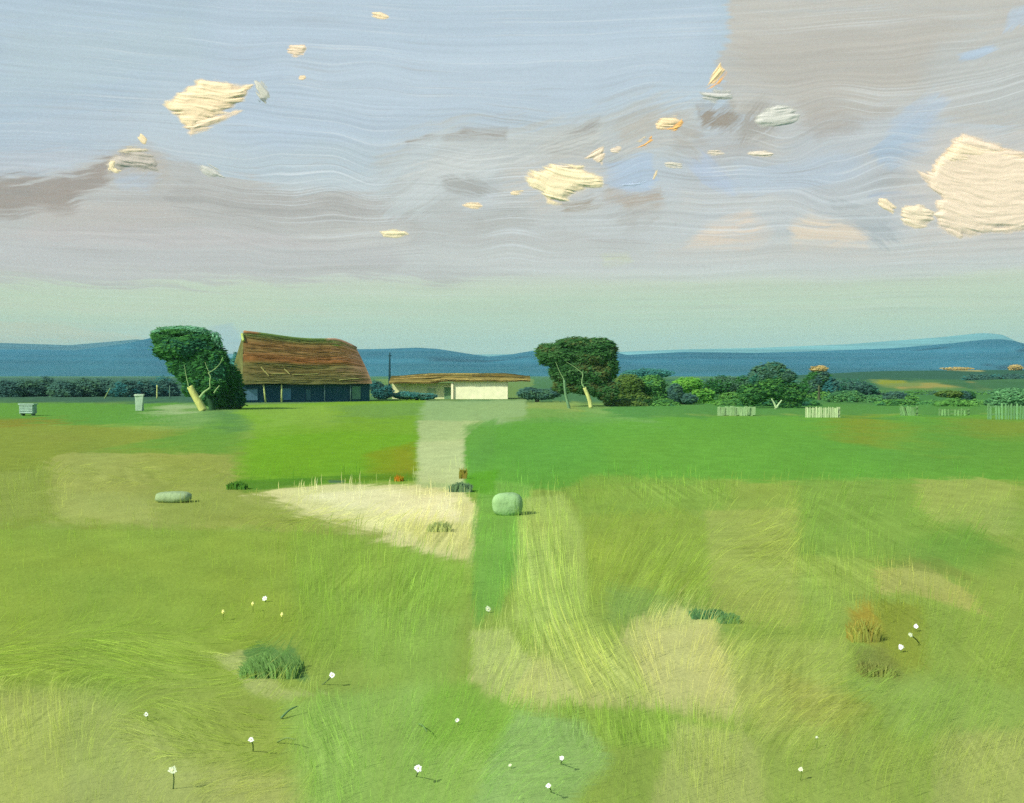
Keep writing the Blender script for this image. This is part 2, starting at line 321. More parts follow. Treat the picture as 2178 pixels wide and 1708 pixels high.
    n.links.new(a.outputs['Color'], e.inputs[0]); e.inputs[1].default_value = 1.0 / EX; n.links.new(e.outputs[0], o.inputs[0])
    acc = Acc(); acc.add(V3, q, col=p.c.reshape(-1, 3))
    tag(acc.build('sky', m, smooth=True), kind='structure')
build_sky()

# ------------------------------------------------------------------ ground
def ground_z(x, y):
    f = np.clip((60 - y) / 40, 0, 1)
    return (.10 * (fbm(np.asarray(x) / 2.6, np.asarray(y) / 3.4, 31, 3) - .5)) * f
def gz(x, y): return float(ground_z(np.array([x]), np.array([y]))[0])
# drifts of combed grass: centre on the sheet, radii, angle (deg from level), length, contrast, share
DRIFTS = [(60, 1430, 420, 60, -8, 110, .22, 1.4), (330, 1400, 260, 60, -18, 90, .16, 1.2), (90, 1520, 140, 80, 100, 75, .17, 1.6), (400, 1560, 190, 60, -30, 85, .15, 1.4), (700, 1610, 60, 90, 120, 60, .20, 1.5), (740, 1230, 120, 110, 88, 80, .15, 1.6),
         (880, 1260, 110, 90, 70, 90, .18, 1.4), (930, 1140, 90, 45, 72, 50, .22, 1.4), (700, 1110, 180, 24, -14, 70, .14, 1.0), (620, 1420, 90, 50, 75, 50, .15, .8), (60, 1050, 70, 60, 98, 50, .12, 1.0), (250, 1010, 200, 30, -12, 60, .12, .8),
         (1150, 1200, 60, 130, 92, 95, .26, 2.4), (1180, 1350, 90, 80, 110, 110, .30, 2.2), (1290, 1430, 100, 60, 125, 90, .24, 1.6), (1090, 1420, 70, 60, 60, 70, .15, 1.2), (1420, 1250, 120, 70, 46, 85, .22, 1.8), (1370, 1130, 90, 50, 45, 55, .13, 1.0),
         (1150, 1050, 100, 30, 90, 34, .20, 1.2), (1420, 1045, 140, 30, 92, 36, .24, 1.6), (1600, 1180, 90, 90, 2, 80, .18, 1.2), (1780, 1210, 120, 60, 90, 60, .20, 1.6), (1780, 1090, 120, 50, 60, 50, .16, 1.2), (2050, 1120, 100, 60, 45, 45, .13, .8),
         (1920, 1290, 90, 50, 90, 45, .17, 1.0), (1650, 1420, 140, 90, 42, 90, .20, 1.8), (1780, 1500, 150, 60, 30, 80, .15, 1.0), (1300, 1560, 170, 40, 96, 62, .24, 1.8), (1500, 1600, 90, 90, 86, 80, .16, 1.2), (1660, 1560, 90, 50, 35, 90, .20, 1.0),
         (960, 1600, 140, 80, 52, 80, .14, 1.2), (1880, 1580, 200, 80, 50, 90, .12, 1.0), (2100, 1600, 120, 80, 58, 90, .15, 1.0), (1130, 1640, 120, 70, 5, 60, .12, .8), (2080, 1400, 110, 110, 55, 70, .12, 1.0), (500, 1670, 160, 40, 3, 80, .12, .8), (1740, 1480, 90, 60, 2, 60, .15, .8)]
def paint_ground(x, y, grain=False):
    """albedo of the meadow at world points"""
    sh = x.shape; x = x.ravel(); y = y.ravel()
    base = Paint(x, y, gc((146, 170, 80)))
    out = base.c
    far_t = sstep((y - 100) / 30)
    out[:] = out * (1 - far_t[:, None]) + gc((84, 128, 84)) * far_t[:, None]
    def pa(pts, col, fe=8, al=1., ang=90, rag=8, ln=40, wid=3, var=.05):
        W_ = np.array([at(*q) for q in pts]); Y = W_[:, 1].mean(); cy = sum(q[1] for q in pts) / len(pts)
        d = CAM_H * F / max(K * (cy - 797.6), 6); s = d / F * K        # metres per sheet px across, at this patch
        fy = CAM_H / d                                                 # depth counts this much less than breadth
        p = Paint(x, y * fy, (1, 1, 1)); p.c = out
        p.patch(np.stack([W_[:, 0], W_[:, 1] * fy], 1), gc(col), fe * s, al, math.radians(ang), rag * s, ln * s, wid * s, var)
    H = 0
    # far fields behind the barn
    pa([(-900, 803), (340, 803), (520, 812), (520, 860), (-900, 852)], (72, 108, 90), 6, .9, H, 6)
    pa([(800, 806), (1135, 806), (1135, 855), (800, 850)], (120, 150, 84), 6, .9, H, 6)
    pa([(1300, 808), (3000, 806), (3000, 872), (1300, 872)], (82, 136, 76), 6, .9, H, 6)
    # green band
    pa([(-900, 856), (520, 858), (520, 905), (-900, 905)], (104, 158, 68), 8, 1, H, 6)
    pa([(-900, 898), (200, 905), (500, 925), (560, 1010), (480, 1120), (330, 1128), (-900, 1112)], (140, 156, 68), 26, 1, H, 12)
    pa([(-200, 890), (110, 892), (120, 905), (-200, 912)], (142, 138, 58), 12, .8, H, 10)
    pa([(60, 915), (170, 925), (160, 940), (60, 935)], (140, 152, 70), 12, .7, H, 8)
    pa([(343, 862), (425, 865), (505, 868), (520, 900), (430, 912), (345, 905)], (138, 174, 100), 12, .8, 85, 10)
    pa([(345, 862), (400, 864), (395, 880), (348, 882)], (176, 196, 138), 8, .8, H, 8)
    pa([(350, 930), (500, 880), (545, 890), (540, 960), (500, 1010), (350, 990), (250, 950)], (108, 158, 66), 40, .9, H, 12)
    pa([(440, 868), (500, 872), (546, 895), (545, 915), (500, 918), (450, 892)], (98, 142, 78), 12, .85, 0, 8)  # leaning tree's cast shadow, painted into the grass colour
    # bright field in front of the barn
    pa([(500, 878), (522, 862), (800, 852), (905, 850), (905, 880), (892, 1025), (720, 1022), (600, 1026), (500, 1030), (510, 960), (540, 930), (540, 900)], (126, 170, 56), 8, 1, H, 6)
    pa([(505, 868), (560, 862), (720, 862), (720, 910), (545, 905)], (140, 178, 74), 12, .8, H, 8)
    pa([(720, 862), (905, 855), (895, 885), (730, 892)], (118, 158, 80), 12, .8, H, 8)
    pa([(520, 935), (720, 915), (885, 925), (880, 985), (700, 1020), (540, 1024), (520, 990)], (116, 168, 46), 26, .85, H, 12)
    pa([(780, 965), (880, 940), (888, 1010), (800, 1020)], (132, 150, 40), 24, .8, H, 10)
    pa([(500, 1020), (620, 1016), (880, 1004), (890, 1022), (700, 1026), (510, 1048)], (84, 136, 44), 9, .85, H, 7)
    pa([(690, 1018), (880, 1006), (885, 1018), (760, 1024)], (104, 140, 40), 6, .7, H, 5)
    pa([(700, 1020), (730, 1020), (730, 1026), (700, 1026)], (84, 112, 90), 5, .8, H, 4)
    pa([(840, 956), (888, 952), (888, 1010), (840, 1005)], (150, 146, 44), 24, .4, H, 8)
    # right hand green field
    pa([(985, 905), (1120, 888), (3200, 872), (3200, 1024), (1500, 1024), (1030, 1045), (985, 1040)], (108, 166, 66), 10, 1, H, 8)
    pa([(1030, 900), (1250, 890), (1300, 1000), (1100, 1020), (1010, 1000)], (102, 164, 68), 30, .6, H, 12)
    pa([(1800, 900), (2400, 880), (2400, 1000), (1900, 1000)], (106, 156, 66), 40, .7, H, 14)
    pa([(1780, 885), (1850, 880), (1910, 905), (1880, 950), (1790, 940)], (140, 152, 56), 30, .85, H, 10)
    pa([(2010, 890), (2400, 900), (2400, 930), (2060, 930)], (134, 152, 64), 24, .7, H, 10)
    pa([(1120, 855), (1230, 855), (1230, 888), (1122, 890)], (150, 176, 96), 8, .8, 90, 8, 20, 3, .1)
    pa([(1230, 860), (1390, 865), (1390, 895), (1240, 892)], (128, 172, 96), 14, .75, H, 10)
    pa([(1290, 860), (3000, 858), (3000, 884), (1290, 886)], (92, 148, 74), 8, .95, H, 8)
    pa([(1020, 872), (1140, 870), (1300, 880), (1300, 900), (1020, 900)], (112, 164, 80), 12, .7, H, 8)
    # path
    pa([(905, 852), (1120, 852), (1120, 885), (1040, 905), (890, 905), (895, 870)], (154, 184, 122), 10, .9, H, 8)
    pa([(890, 895), (1030, 895), (990, 930), (985, 1000), (990, 1045), (888, 1040)], (176, 194, 130), 9, 1, H, 7)
    pa([(890, 940), (985, 935), (985, 1030), (890, 1030)], (198, 208, 146), 12, .8, H, 9, 50, 4, .08)
    pa([(990, 905), (1060, 890), (1050, 960), (1000, 1010)], (106, 162, 72), 22, .8, 60, 10)
    # pale sand
    pa([(504, 1056), (600, 1038), (720, 1028), (885, 1034), (985, 1044), (1014, 1075), (1017, 1130), (1006, 1202), (900, 1176), (760, 1136), (630, 1098)], (218, 216, 150), 10, 1, 10, 10, 70, 4, .05)
    pa([(640, 1050), (800, 1040), (960, 1052), (980, 1110), (850, 1100), (720, 1075)], (240, 234, 178), 20, .95, 10, 12, 70, 4, .05)
    pa([(840, 1120), (1010, 1110), (1000, 1190), (920, 1170)], (204, 206, 128), 20, .8, 80, 12, 50, 3, .12)
    pa([(1055, 1105), (1100, 1085), (1110, 1100), (1080, 1112)], (140, 180, 100), 10, .4)
    # strip right of the sand
    pa([(1018, 1020), (1130, 1030), (1120, 1200), (1060, 1300), (1010, 1330), (1000, 1210)], (124, 174, 78), 22, .95, 90, 12)
    pa([(985, 1010), (1060, 1000), (1050, 1045), (1000, 1050)], (96, 160, 44), 14, .8, H, 10)
    # left straw block
    pa([(106, 975), (150, 962), (490, 968), (500, 1040), (560, 1120), (330, 1118), (118, 1106)], (164, 172, 92), 10, .95, -8, 9, 90, 4, .07)
    pa([(108, 1040), (320, 1060), (330, 1115), (118, 1108)], (168, 178, 98), 16, .8, -8, 10)
    pa([(300, 970), (495, 968), (500, 1050), (330, 1040)], (146, 160, 78), 26, .8, -8, 14)
    pa([(-600, 1040), (100, 1000), (104, 1105), (-600, 1110)], (150, 166, 84), 14, .7, 85, 12, 50, 3, .1)
    pa([(330, 1040), (560, 1050), (640, 1090), (820, 1140), (800, 1150), (560, 1122), (330, 1120)], (152, 166, 82), 18, .9, -8, 12)
    # lower meadow, left
    pa([(-900, 1122), (560, 1130), (760, 1142), (770, 1330), (400, 1420), (-900, 1430)], (143, 168, 72), 12, 1, H, 8)
    pa([(620, 1130), (830, 1160), (990, 1205), (1000, 1300), (900, 1420), (640, 1400)], (142, 172, 74), 30, .9, 75, 14)
    pa([(840, 1165), (1010, 1200), (990, 1290), (860, 1280)], (146, 180, 78), 26, .8, 75, 14)
    pa([(-900, 1330), (200, 1340), (500, 1380), (560, 1450), (300, 1460), (-900, 1440)], (148, 172, 76), 30, .8, -8, 16, 110, 4, .1)
    pa([(-900, 1440), (180, 1470), (480, 1600), (640, 1730), (-900, 1800)], (168, 180, 102), 60, .9, 80, 20)
    pa([(150, 1640), (650, 1640), (660, 1730), (100, 1730)], (166, 176, 104), 40, .7, H, 16)
    pa([(300, 1440), (520, 1480), (620, 1600), (420, 1620), (280, 1520)], (150, 168, 82), 40, .7, -25, 16)
    pa([(455, 1400), (520, 1392), (600, 1470), (690, 1482), (600, 1498), (520, 1470)], (172, 186, 114), 14, .9, -25, 9)
    pa([(512, 1402), (545, 1376), (625, 1388), (650, 1452), (600, 1448), (545, 1428)], (98, 142, 80), 16, .9, -30, 10, 40, 4, .1)  # dark hollow: its shading is painted into the turf, the ground stays flat
    pa([(600, 1500), (900, 1450), (1100, 1500), (1100, 1760), (650, 1760)], (148, 182, 92), 60, .9, 60, 18)
    pa([(760, 1290), (980, 1310), (960, 1480), (780, 1450)], (146, 178, 84), 50, .8, 75, 18)
    pa([(900, 1480), (1000, 1450), (1120, 1500), (1060, 1600), (900, 1600)], (138, 178, 74), 40, .8, 60, 16)
    # yellow streaks in the middle
    pa([(1110, 1060), (1200, 1050), (1240, 1140), (1250, 1300), (1340, 1420), (1200, 1440), (1090, 1320)], (170, 192, 102), 30, .85, 95, 14, 60, 3, .12)
    pa([(1240, 1100), (1440, 1070), (1510, 1120), (1500, 1250), (1420, 1300), (1260, 1280)], (147, 170, 74), 20, .9, 50, 12)
    pa([(1200, 1040), (1260, 1010), (1560, 1020), (1540, 1085), (1240, 1095)], (134, 168, 74), 16, .8, 90, 12, 30, 3, .12)
    pa([(1500, 1085), (1700, 1080), (1700, 1340), (1560, 1330), (1510, 1290)], (164, 178, 92), 16, .85, H, 9, 80, 4, .08)
    pa([(1700, 1020), (1950, 1018), (2000, 1200), (1850, 1220), (1700, 1180)], (132, 168, 76), 26, .8, 60, 14)
    pa([(1955, 1022), (2085, 1015), (2165, 1030), (2150, 1140), (2010, 1120), (1950, 1080)], (160, 178, 94), 12, .9, H, 8)
    pa([(1960, 1130), (2050, 1110), (2160, 1180), (2080, 1220), (1980, 1200)], (112, 158, 66), 36, .7, -30, 14)
    pa([(1700, 1185), (1860, 1190), (1850, 1320), (1720, 1330)], (156, 180, 88), 20, .7, 90, 12)
    pa([(1860, 1215), (1960, 1200), (2060, 1260), (2100, 1310), (2030, 1290), (1940, 1262), (1870, 1262)], (178, 180, 102), 16, .85, -20, 10)
    pa([(1850, 1195), (2000, 1190), (2080, 1240), (1960, 1215)], (130, 146, 70), 14, .6, -20, 8)
    pa([(1860, 1280), (1960, 1290), (1970, 1420), (1900, 1440), (1860, 1380)], (140, 152, 62), 26, .8, 90, 12)
    pa([(1810, 1300), (1850, 1282), (1870, 1330), (1850, 1368), (1815, 1350)], (168, 150, 62), 22, .9, 80, 8)
    pa([(1815, 1378), (1880, 1372), (1920, 1432), (1880, 1455), (1820, 1430)], (122, 130, 70), 26, .7, -30, 10)
    # pale earth in the middle right
    pa([(1290, 1250), (1380, 1262), (1500, 1300), (1560, 1340), (1480, 1340), (1300, 1320)], (130, 162, 88), 50, .65, -20, 20)  # shading of a shallow hollow painted into the meadow colour
    pa([(1350, 1318), (1440, 1288), (1520, 1322), (1525, 1372), (1640, 1420), (1700, 1500), (1580, 1525), (1350, 1500), (1090, 1502), (1000, 1450), (1060, 1400), (1300, 1400)], (192, 197, 122), 34, .95, 60, 20)
    pa([(1380, 1340), (1520, 1330), (1560, 1480), (1420, 1490), (1350, 1420)], (204, 203, 132), 40, .7, H, 18)
    pa([(1000, 1345), (1080, 1338), (1130, 1420), (1080, 1500), (1010, 1450)], (182, 196, 118), 20, .85, 60, 12)
    pa([(1180, 1320), (1340, 1380), (1380, 1480), (1240, 1480), (1160, 1400)], (174, 190, 102), 30, .75, 120, 14, 60, 4, .12)
    pa([(1530, 1360), (1800, 1360), (1800, 1500), (1600, 1560)], (164, 180, 94), 36, .8, 45, 14)
    pa([(1560, 1440), (1760, 1450), (1820, 1620), (1640, 1600)], (170, 180, 98), 40, .75, 40, 16)
    pa([(1180, 1512), (1400, 1505), (1560, 1540), (1560, 1600), (1300, 1590)], (150, 182, 80), 18, .85, 95, 12, 40, 3, .1)
    pa([(1100, 1520), (1240, 1540), (1300, 1620), (1200, 1740), (1000, 1740), (1050, 1600)], (150, 184, 108), 36, .85, H, 14)
    pa([(1440, 1530), (1620, 1560), (1640, 1740), (1380, 1740)], (176, 186, 110), 36, .8, 85, 14)
    pa([(1600, 1560), (1850, 1540), (2000, 1620), (1900, 1740), (1640, 1740)], (154, 174, 88), 50, .7, 30, 18)
    pa([(1800, 1440), (2060, 1440), (2300, 1500), (2300, 1620), (1900, 1560)], (146, 174, 90), 60, .7, 50, 18)
    pa([(1990, 1560), (2300, 1540), (2300, 1760), (1980, 1760)], (168, 178, 104), 40, .8, 60, 16)
    pa([(1640, 1410), (1860, 1500), (1800, 1560), (1690, 1520)], (160, 166, 84), 40, .6, 0, 14)
    for k, (cx, cy, rx, ry, an, l, c, dd) in enumerate(DRIFTS):
        gx, gy = at(cx, cy); s = gy / F * K; fy = CAM_H / gy; X_, Y_ = (x - gx) / s, (y - gy) * fy / s
        m = np.nonzero((np.abs(X_) < rx * 2) & (np.abs(Y_) < ry * 2))[0]; X_, Y_ = X_[m], Y_[m]
        g = np.exp(-((X_ / rx) ** 2 + (Y_ / ry) ** 2) * 1.3); ca, sa = math.cos(math.radians(an)), math.sin(math.radians(an))
        bend = 10 * (vn(X_ / 90, Y_ / 90, 200 + k) - .5); u = X_ * ca + Y_ * sa; v = -X_ * sa + Y_ * ca + bend * .6
        n = .5 * vn(u / (l * 1.5), v / 3.2, 300 + k) + .35 * vn(u / (l * 1.2), v / 7.5, 400 + k) + .15 * vn(u / 20, v / 14, 500 + k) - .5
        f = g * c * 3.2 * n; out[m] *= (1 + f)[:, None] * np.stack([1 + f * .12, 1 + 0 * f, 1 + f * .25], 1)
    # mottling that belongs to the sward: seed heads, moss, drier tufts
    d = np.maximum(y, 4); s = d / 25
    m = fbm(x / (1.1 * s), y / (2.6 * s * np.maximum(d / 14, 1)), 91, 4) - .5
    out *= (1 + .16 * m)[:, None]
    w = (fbm(x / (1.9 * s), y / (4 * s * np.maximum(d / 14, 1)), 95, 3) - .5)
    out *= np.stack([1 + .12 * w, 1 + 0 * w, 1 - .12 * w], -1)
    if grain: out *= (1 + .045 * RNG.normal(size=len(x)))[:, None]
    return out.reshape(sh + (3,))
def build_ground():
    k = np.linspace(3300 / 6.0, 25, 800); yn = 3300 / k
    ys = np.concatenate([[-700, -200, -60, -20, -5, 0, 2, 4, 5], yn, 132 * 1.07 ** np.arange(1, 54)])
    ts = np.concatenate([np.linspace(-3, -.56, 40, endpoint=False), np.linspace(-.56, .56, 1250), np.linspace(.56, 3, 41)[1:]])
    Y, T = np.meshgrid(ys, ts, indexing='ij'); X = T * np.maximum(np.abs(Y), 6)
    Z = ground_z(X, np.maximum(Y, 0))
    colr = np.empty(X.shape + (3,)); fr = Y[:, 0] >= 5
    colr[~fr] = gc((150, 172, 84)); colr[fr] = paint_ground(X[fr], Y[fr], True)
    nr, nc = X.shape; idx = np.arange(nr * nc).reshape(nr, nc)
    q = np.stack([idx[:-1, :-1], idx[:-1, 1:], idx[1:, 1:], idx[1:, :-1]], -1).reshape(-1, 4)
    a = Acc(); a.add(np.stack([X, Y, Z], -1).reshape(-1, 3), q, col=colr.reshape(-1, 3))
    tag(a.build('ground', M_ground, smooth=True), kind='structure')
build_ground()

# ------------------------------------------------------------------ hills
def hill(name, ridge, Y0, depth, cols, seed, rough=6, nx=500, foot=.28):
    rp = np.array(ridge, float); x0, x1 = far(rp[0, 0], 800, Y0)[0], far(rp[-1, 0], 800, Y0)[0]
    hx = np.array([far(p[0], p[1], Y0)[0] for p in ridge]); hz = np.array([far(p[0], p[1], Y0)[2] for p in ridge])
    X, V = np.meshgrid(np.linspace(x0, x1, nx), np.linspace(0, 1, 60), indexing='ij')
    Y = Y0 - depth + V * depth * 2
    prof = np.sin(np.clip(V, 0, 1) * math.pi) ** .8
    H = np.interp(X, hx, hz); Z = H * prof * (1 + .0 * X) + rough * (fbm(X / 260, Y / 260, seed) - .5) * prof * 2 * (1 - prof ** 6) - 2
    n = fbm(X / 420, Y / 160 + Z / 12, seed + 3, 4)[..., None]; n2 = (.5 * vn(X / 900, Z / 4.5 + X / 900, seed + 5)[..., None] + .5 * vn(X / 500, Z / 2.2 - X / 1400, seed + 6)[..., None] - .5) * .7
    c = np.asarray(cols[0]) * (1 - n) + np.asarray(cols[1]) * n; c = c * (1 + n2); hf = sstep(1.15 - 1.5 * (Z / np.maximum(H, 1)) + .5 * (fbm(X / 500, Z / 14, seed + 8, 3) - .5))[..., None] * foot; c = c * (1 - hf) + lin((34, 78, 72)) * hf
    idx = np.arange(X.size).reshape(X.shape)
    q = np.stack([idx[:-1, :-1], idx[1:, :-1], idx[1:, 1:], idx[:-1, 1:]], -1).reshape(-1, 4)
    a = Acc(); a.add(np.stack([X, Y, Z], -1).reshape(-1, 3), q, col=c.reshape(-1, 3))
    return tag(a.build(name, M_hill, smooth=True), kind='structure')
HC = [(-2600, 760), (-900, 735), (0, 742), (60, 742), (180, 744), (300, 728), (345, 716), (425, 745), (470, 780), (512, 756), (700, 742), (800, 741), (840, 740), (890, 738), (935, 741), (990, 750), (1040, 757), (1090, 752), (1130, 745), (1200, 738), (1290, 742), (1325, 754), (1380, 751), (1450, 747), (1600, 749),
      (1720, 746), (1900, 739), (2030, 728), (2090, 721), (2110, 720), (2135, 729), (2178, 746), (2350, 762), (3200, 750), (5000, 775)]
hill('hills', HC, 3000, 450, (lin((26, 84, 104)), lin((50, 112, 130))), 41)  # blue of distant air partly painted into the hill colour
H2 = [(-2600, 745), (-300, 735), (0, 728), (150, 733), (300, 720), (420, 750), (700, 755), (1100, 752), (1300, 748), (1450, 742), (1600, 739), (1800, 731), (2000, 716), (2085, 707), (2120, 709), (2178, 738), (2400, 755), (5000, 760)]
hill('far_hills', H2, 3750, 250, (lin((100, 152, 154)), lin((118, 168, 164))), 47, rough=3)  # paler ridge: haze of distance partly painted into its colour

def slope():
    """low cultivated rise on the right, about 300 m off"""
    rp = [(1250, 812), (1500, 806), (1750, 796), (1900, 788), (2100, 786), (2300, 790), (3000, 800)]
    Y0 = 330.0; hx = np.array([far(a, b, Y0)[0] for a, b in rp]); hz = np.array([far(a, b, Y0)[2] for a, b in rp])
    X, V = np.meshgrid(np.linspace(hx[0], hx[-1], 700), np.linspace(0, 1, 90), indexing='ij')
    Y = Y0 - 130 + V * 260; prof = np.sin(V * math.pi) ** .7
    Z = np.interp(X, hx, hz) * prof - .12
    # what each spot looks like: laid out over the slope's own x and height
    U = X / Y * F / K + 1089; Vv = 797.6 - (Z - CAM_H) / Y * F / K
    p = Paint(U, Vv, gc((78, 122, 82)))
    def pa(pts, c, fe=6, al=.9, rag=6): p.patch(pts, gc(c), fe, al, 0, rag, 60, 3, .12)
    pa([(1250, 780), (3200, 780), (3200, 803), (1700, 808), (1250, 815)], (62, 104, 88), 5)
    pa([(1850, 808), (1990, 812), (2060, 826), (1960, 836), (1870, 820)], (132, 150, 86), 6)
    pa([(1910, 824), (1985, 822), (1980, 834), (1915, 836)], (176, 156, 92), 5)
    pa([(1960, 812), (2040, 818), (2060, 826), (1960, 822)], (164, 158, 90), 4)
    pa([(2060, 812), (2100, 822), (2110, 845), (2080, 830)], (150, 146, 90), 5)
    pa([(1870, 808), (1925, 809), (1925, 815), (1870, 815)], (150, 160, 62), 4)
    pa([(2000, 783), (2070, 785), (2090, 790), (2010, 789)], (186, 176, 110), 4)
    pa([(1840, 826), (2300, 826), (2300, 860), (1840, 860)], (92, 138, 78), 6)
    pa([(2000, 815), (2050, 812), (2300, 815), (2300, 832), (2080, 830)], (72, 116, 80), 5)
    idx = np.arange(X.size).reshape(X.shape)
    q = np.stack([idx[:-1, :-1], idx[1:, :-1], idx[1:, 1:], idx[:-1, 1:]], -1).reshape(-1, 4)
    a = Acc(); a.add(np.stack([X, Y, Z], -1).reshape(-1, 3), q, col=p.c.reshape(-1, 3))
    tag(a.build('hill_slope', M_ground, smooth=True), kind='structure')
slope()

# ------------------------------------------------------------------ foliage
def leaves(acc, c, r, n, size, cols, flow=0.0, asp=2.6, shell=.55):
    n = int(n * 1.7)
    """n leaf dabs through an ellipsoid; cols = list of albedo colours"""
    d = RNG.normal(size=(n, 3)); d /= np.linalg.norm(d, axis=1)[:, None]
    rr = (shell + (1 - shell) * RNG.random(n)) ** .6 * (1 + .16 * (RNG.random(n) - .5))
    lump = 1 + .22 * (fbm(d[:, 0] * 2.4 + c[0], d[:, 2] * 2.4 + d[:, 1] * 1.7 + c[1], 61, 3) - .5) * 2
    rr = np.where(RNG.random(n) < .10, rr * (1 + .16 * RNG.random(n)), rr); P = np.asarray(c) + d * (rr * lump)[:, None] * np.asarray(r)
    a = RNG.normal(size=(n, 3)) * (.4, .5, .3) + np.array((math.cos(flow), 0, math.sin(flow))) * 1.2
    a /= np.linalg.norm(a, axis=1)[:, None]; on = d * (.7, .7, .9) + np.array((-.1, -.35, .25)) + RNG.normal(size=(n, 3)) * .28
    b = np.cross(on, a); b /= np.linalg.norm(b, axis=1)[:, None]
    L = size * .8 * (.6 + .8 * RNG.random(n))[:, None]; Wd = L / asp
    V = np.stack([P - a * L, P - b * Wd, P + a * L, P + b * Wd], 1).reshape(-1, 3)
    q = np.arange(n * 4).reshape(n, 4)
    cs = np.asarray(cols); lum = fbm(P[:, 0] / (r[0] * .6) + 9, P[:, 2] / (r[2] * .6) + P[:, 1], 63, 2)
    k = np.clip((lum * 1.5 - .25 + .35 * (RNG.random(n) - .5)) * len(cs), 0, len(cs) - 1).astype(int)
    cc = cs[k] * (.86 + .28 * RNG.random(n))[:, None]
    acc.add(V, q, col=np.repeat(cc, 4, 0))
def blob(acc, px, py, rx, ry, Y, n, size, cols, dy=0., flow=0., dep=1.0, shell=.5):
    c = far(px, py, Y + dy); s = K * Y / F
    leaves(acc, c, (rx * s, max(rx, ry) * .8 * s * dep, ry * s), n, size, cols, flow, shell=shell)
def stem_path(pts, Y, dys=None):
    return [far(p[0], p[1], Y + (dys[i] if dys else 0)) for i, p in enumerate(pts)]
def smooth_path(P, n=16):
    P = np.asarray(P, float); t = np.linspace(0, 1, len(P)); q = np.linspace(0, 1, n)
    R = np.stack([np.interp(q, t, P[:, i]) for i in range(3)], 1)
    for _ in range(2): R[1:-1] = (R[:-2] + 2 * R[1:-1] + R[2:]) / 4
    return R
DK = [lc((38, 78, 42)), lc((46, 92, 46)), lc((58, 106, 52)), lc((40, 84, 60))]
MG = [lc((52, 96, 50)), lc((70, 116, 54)), lc((86, 132, 62)), lc((60, 108, 66))]
BG = [lc((72, 124, 50)), lc((88, 140, 54)), lc((102, 152, 62))]
TE = [lc((46, 96, 92)), lc((58, 112, 104)), lc((52, 100, 84))]
BL = [lc((52, 84, 76)), lc((60, 94, 80)), lc((64, 98, 72))]
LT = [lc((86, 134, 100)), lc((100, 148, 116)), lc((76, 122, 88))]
OL = [lc((70, 96, 44)), lc((84, 108, 50)), lc((60, 92, 52))]
OC = [lc((160, 146, 96)), lc((140, 128, 78))]

# left tree
Y1 = 3300 / (K * (872 - 797.6)); bx, by = at(432, 872)
t = root('leaning_tree', (bx, by, 0), 'dark green leaning tree with a pale broken trunk, left of the thatched barn', 'tree', 'broad trees of the field edge')
L = (bx, by, 0)
a = Acc()
for p in [(392, 738, 60, 30, 4800), (350, 718, 26, 20, 1600), (366, 742, 34, 24, 1800), (424, 730, 34, 30, 2200), (440, 760, 40, 34, 3000), (418, 790, 40, 36, 3400), (462, 776, 26, 34, 1700), (385, 772, 28, 30, 1600), (412, 822, 24, 24, 1500), (445, 815, 34, 26, 2000)]:
    blob(a, *p[:4], Y1, p[4], .22, DK, dep=.8)
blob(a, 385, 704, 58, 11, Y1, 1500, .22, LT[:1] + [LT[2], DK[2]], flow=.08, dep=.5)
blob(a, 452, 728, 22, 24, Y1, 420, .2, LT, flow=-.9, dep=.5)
a.build('crown', M_leaf, t, L)
a = Acc()
P = smooth_path(stem_path([(433, 874), (424, 858), (411, 836), (404, 822)], Y1 - 2.5)); a.tube(P, np.linspace(.34, .26, 16), vc((172, 178, 104)), 8)
a.build('trunk', M_bark, t, L, True)
a = Acc()
for pts, r0, r1 in [([(425, 846), (434, 834), (448, 824)], .2, .1), ([(447, 824), (446, 812), (448, 800), (443, 793)], .09, .06), ([(443, 793), (456, 786), (468, 774), (474, 760)], .06, .035), ([(444, 790), (440, 782), (436, 770)], .05, .03), ([(402, 825), (396, 800), (392, 776)], .07, .03), ([(455, 836), (460, 828), (467, 820)], .10, .05)]:
    P = smooth_path(stem_path(pts, Y1 - 4.2)); a.tube(P, np.linspace(r0, r1, 16) * .6, vc((130, 158, 104)), 6)
a.build('branch', M_bark, t, L, True)
a = Acc(); P = smooth_path(stem_path([(455, 884), (450, 860), (440, 835), (430, 800), (418, 770)], Y1)); a.tube(P, np.linspace(.32, .12, 16), vc((40, 70, 44)), 8)
a.build('trunk', M_bark, t, L, True)

# shrubs: list of (label, blobs, Y, colours)
def shrub(name, label, cat, blobs, Y, cols, n=1., size=.2, group=None, flow=0.0, stems=True, dep=.8):
    px = sum(b[0] for b in blobs) / len(blobs); g = far(px, 800, Y)
    t = root(name, (g[0], g[1], 0), label, cat, group); a = Acc()
    low = min(far(b[0], b[1] + b[3], Y)[2] for b in blobs)
    for b in blobs: blob(a, b[0], b[1], b[2], b[3], Y, int(b[4] * n), size, b[5] if len(b) > 5 else cols, flow=flow, dep=dep)
    a.build('foliage', M_leaf, t, (g[0], g[1], 0))
    if stems:
        a = Acc(); h = max(.3, far(px, min(b[1] for b in blobs), Y)[2])
        for k in range(3):
            e = np.array([g[0] + random.uniform(-.4, .4), g[1] + random.uniform(-.3, .3), h * .9])
            a.tube(smooth_path([(g[0] + .12 * (k - 1), g[1], -.05), (g[0] + .2 * (k - 1), g[1], h * .4), e], 8), np.linspace(.09, .03, 8), vc((66, 62, 44)), 6)
        a.build('stem', M_bark, t, (g[0], g[1], 0))
    return t
SG = 'shrubs and bushes along the field edge'
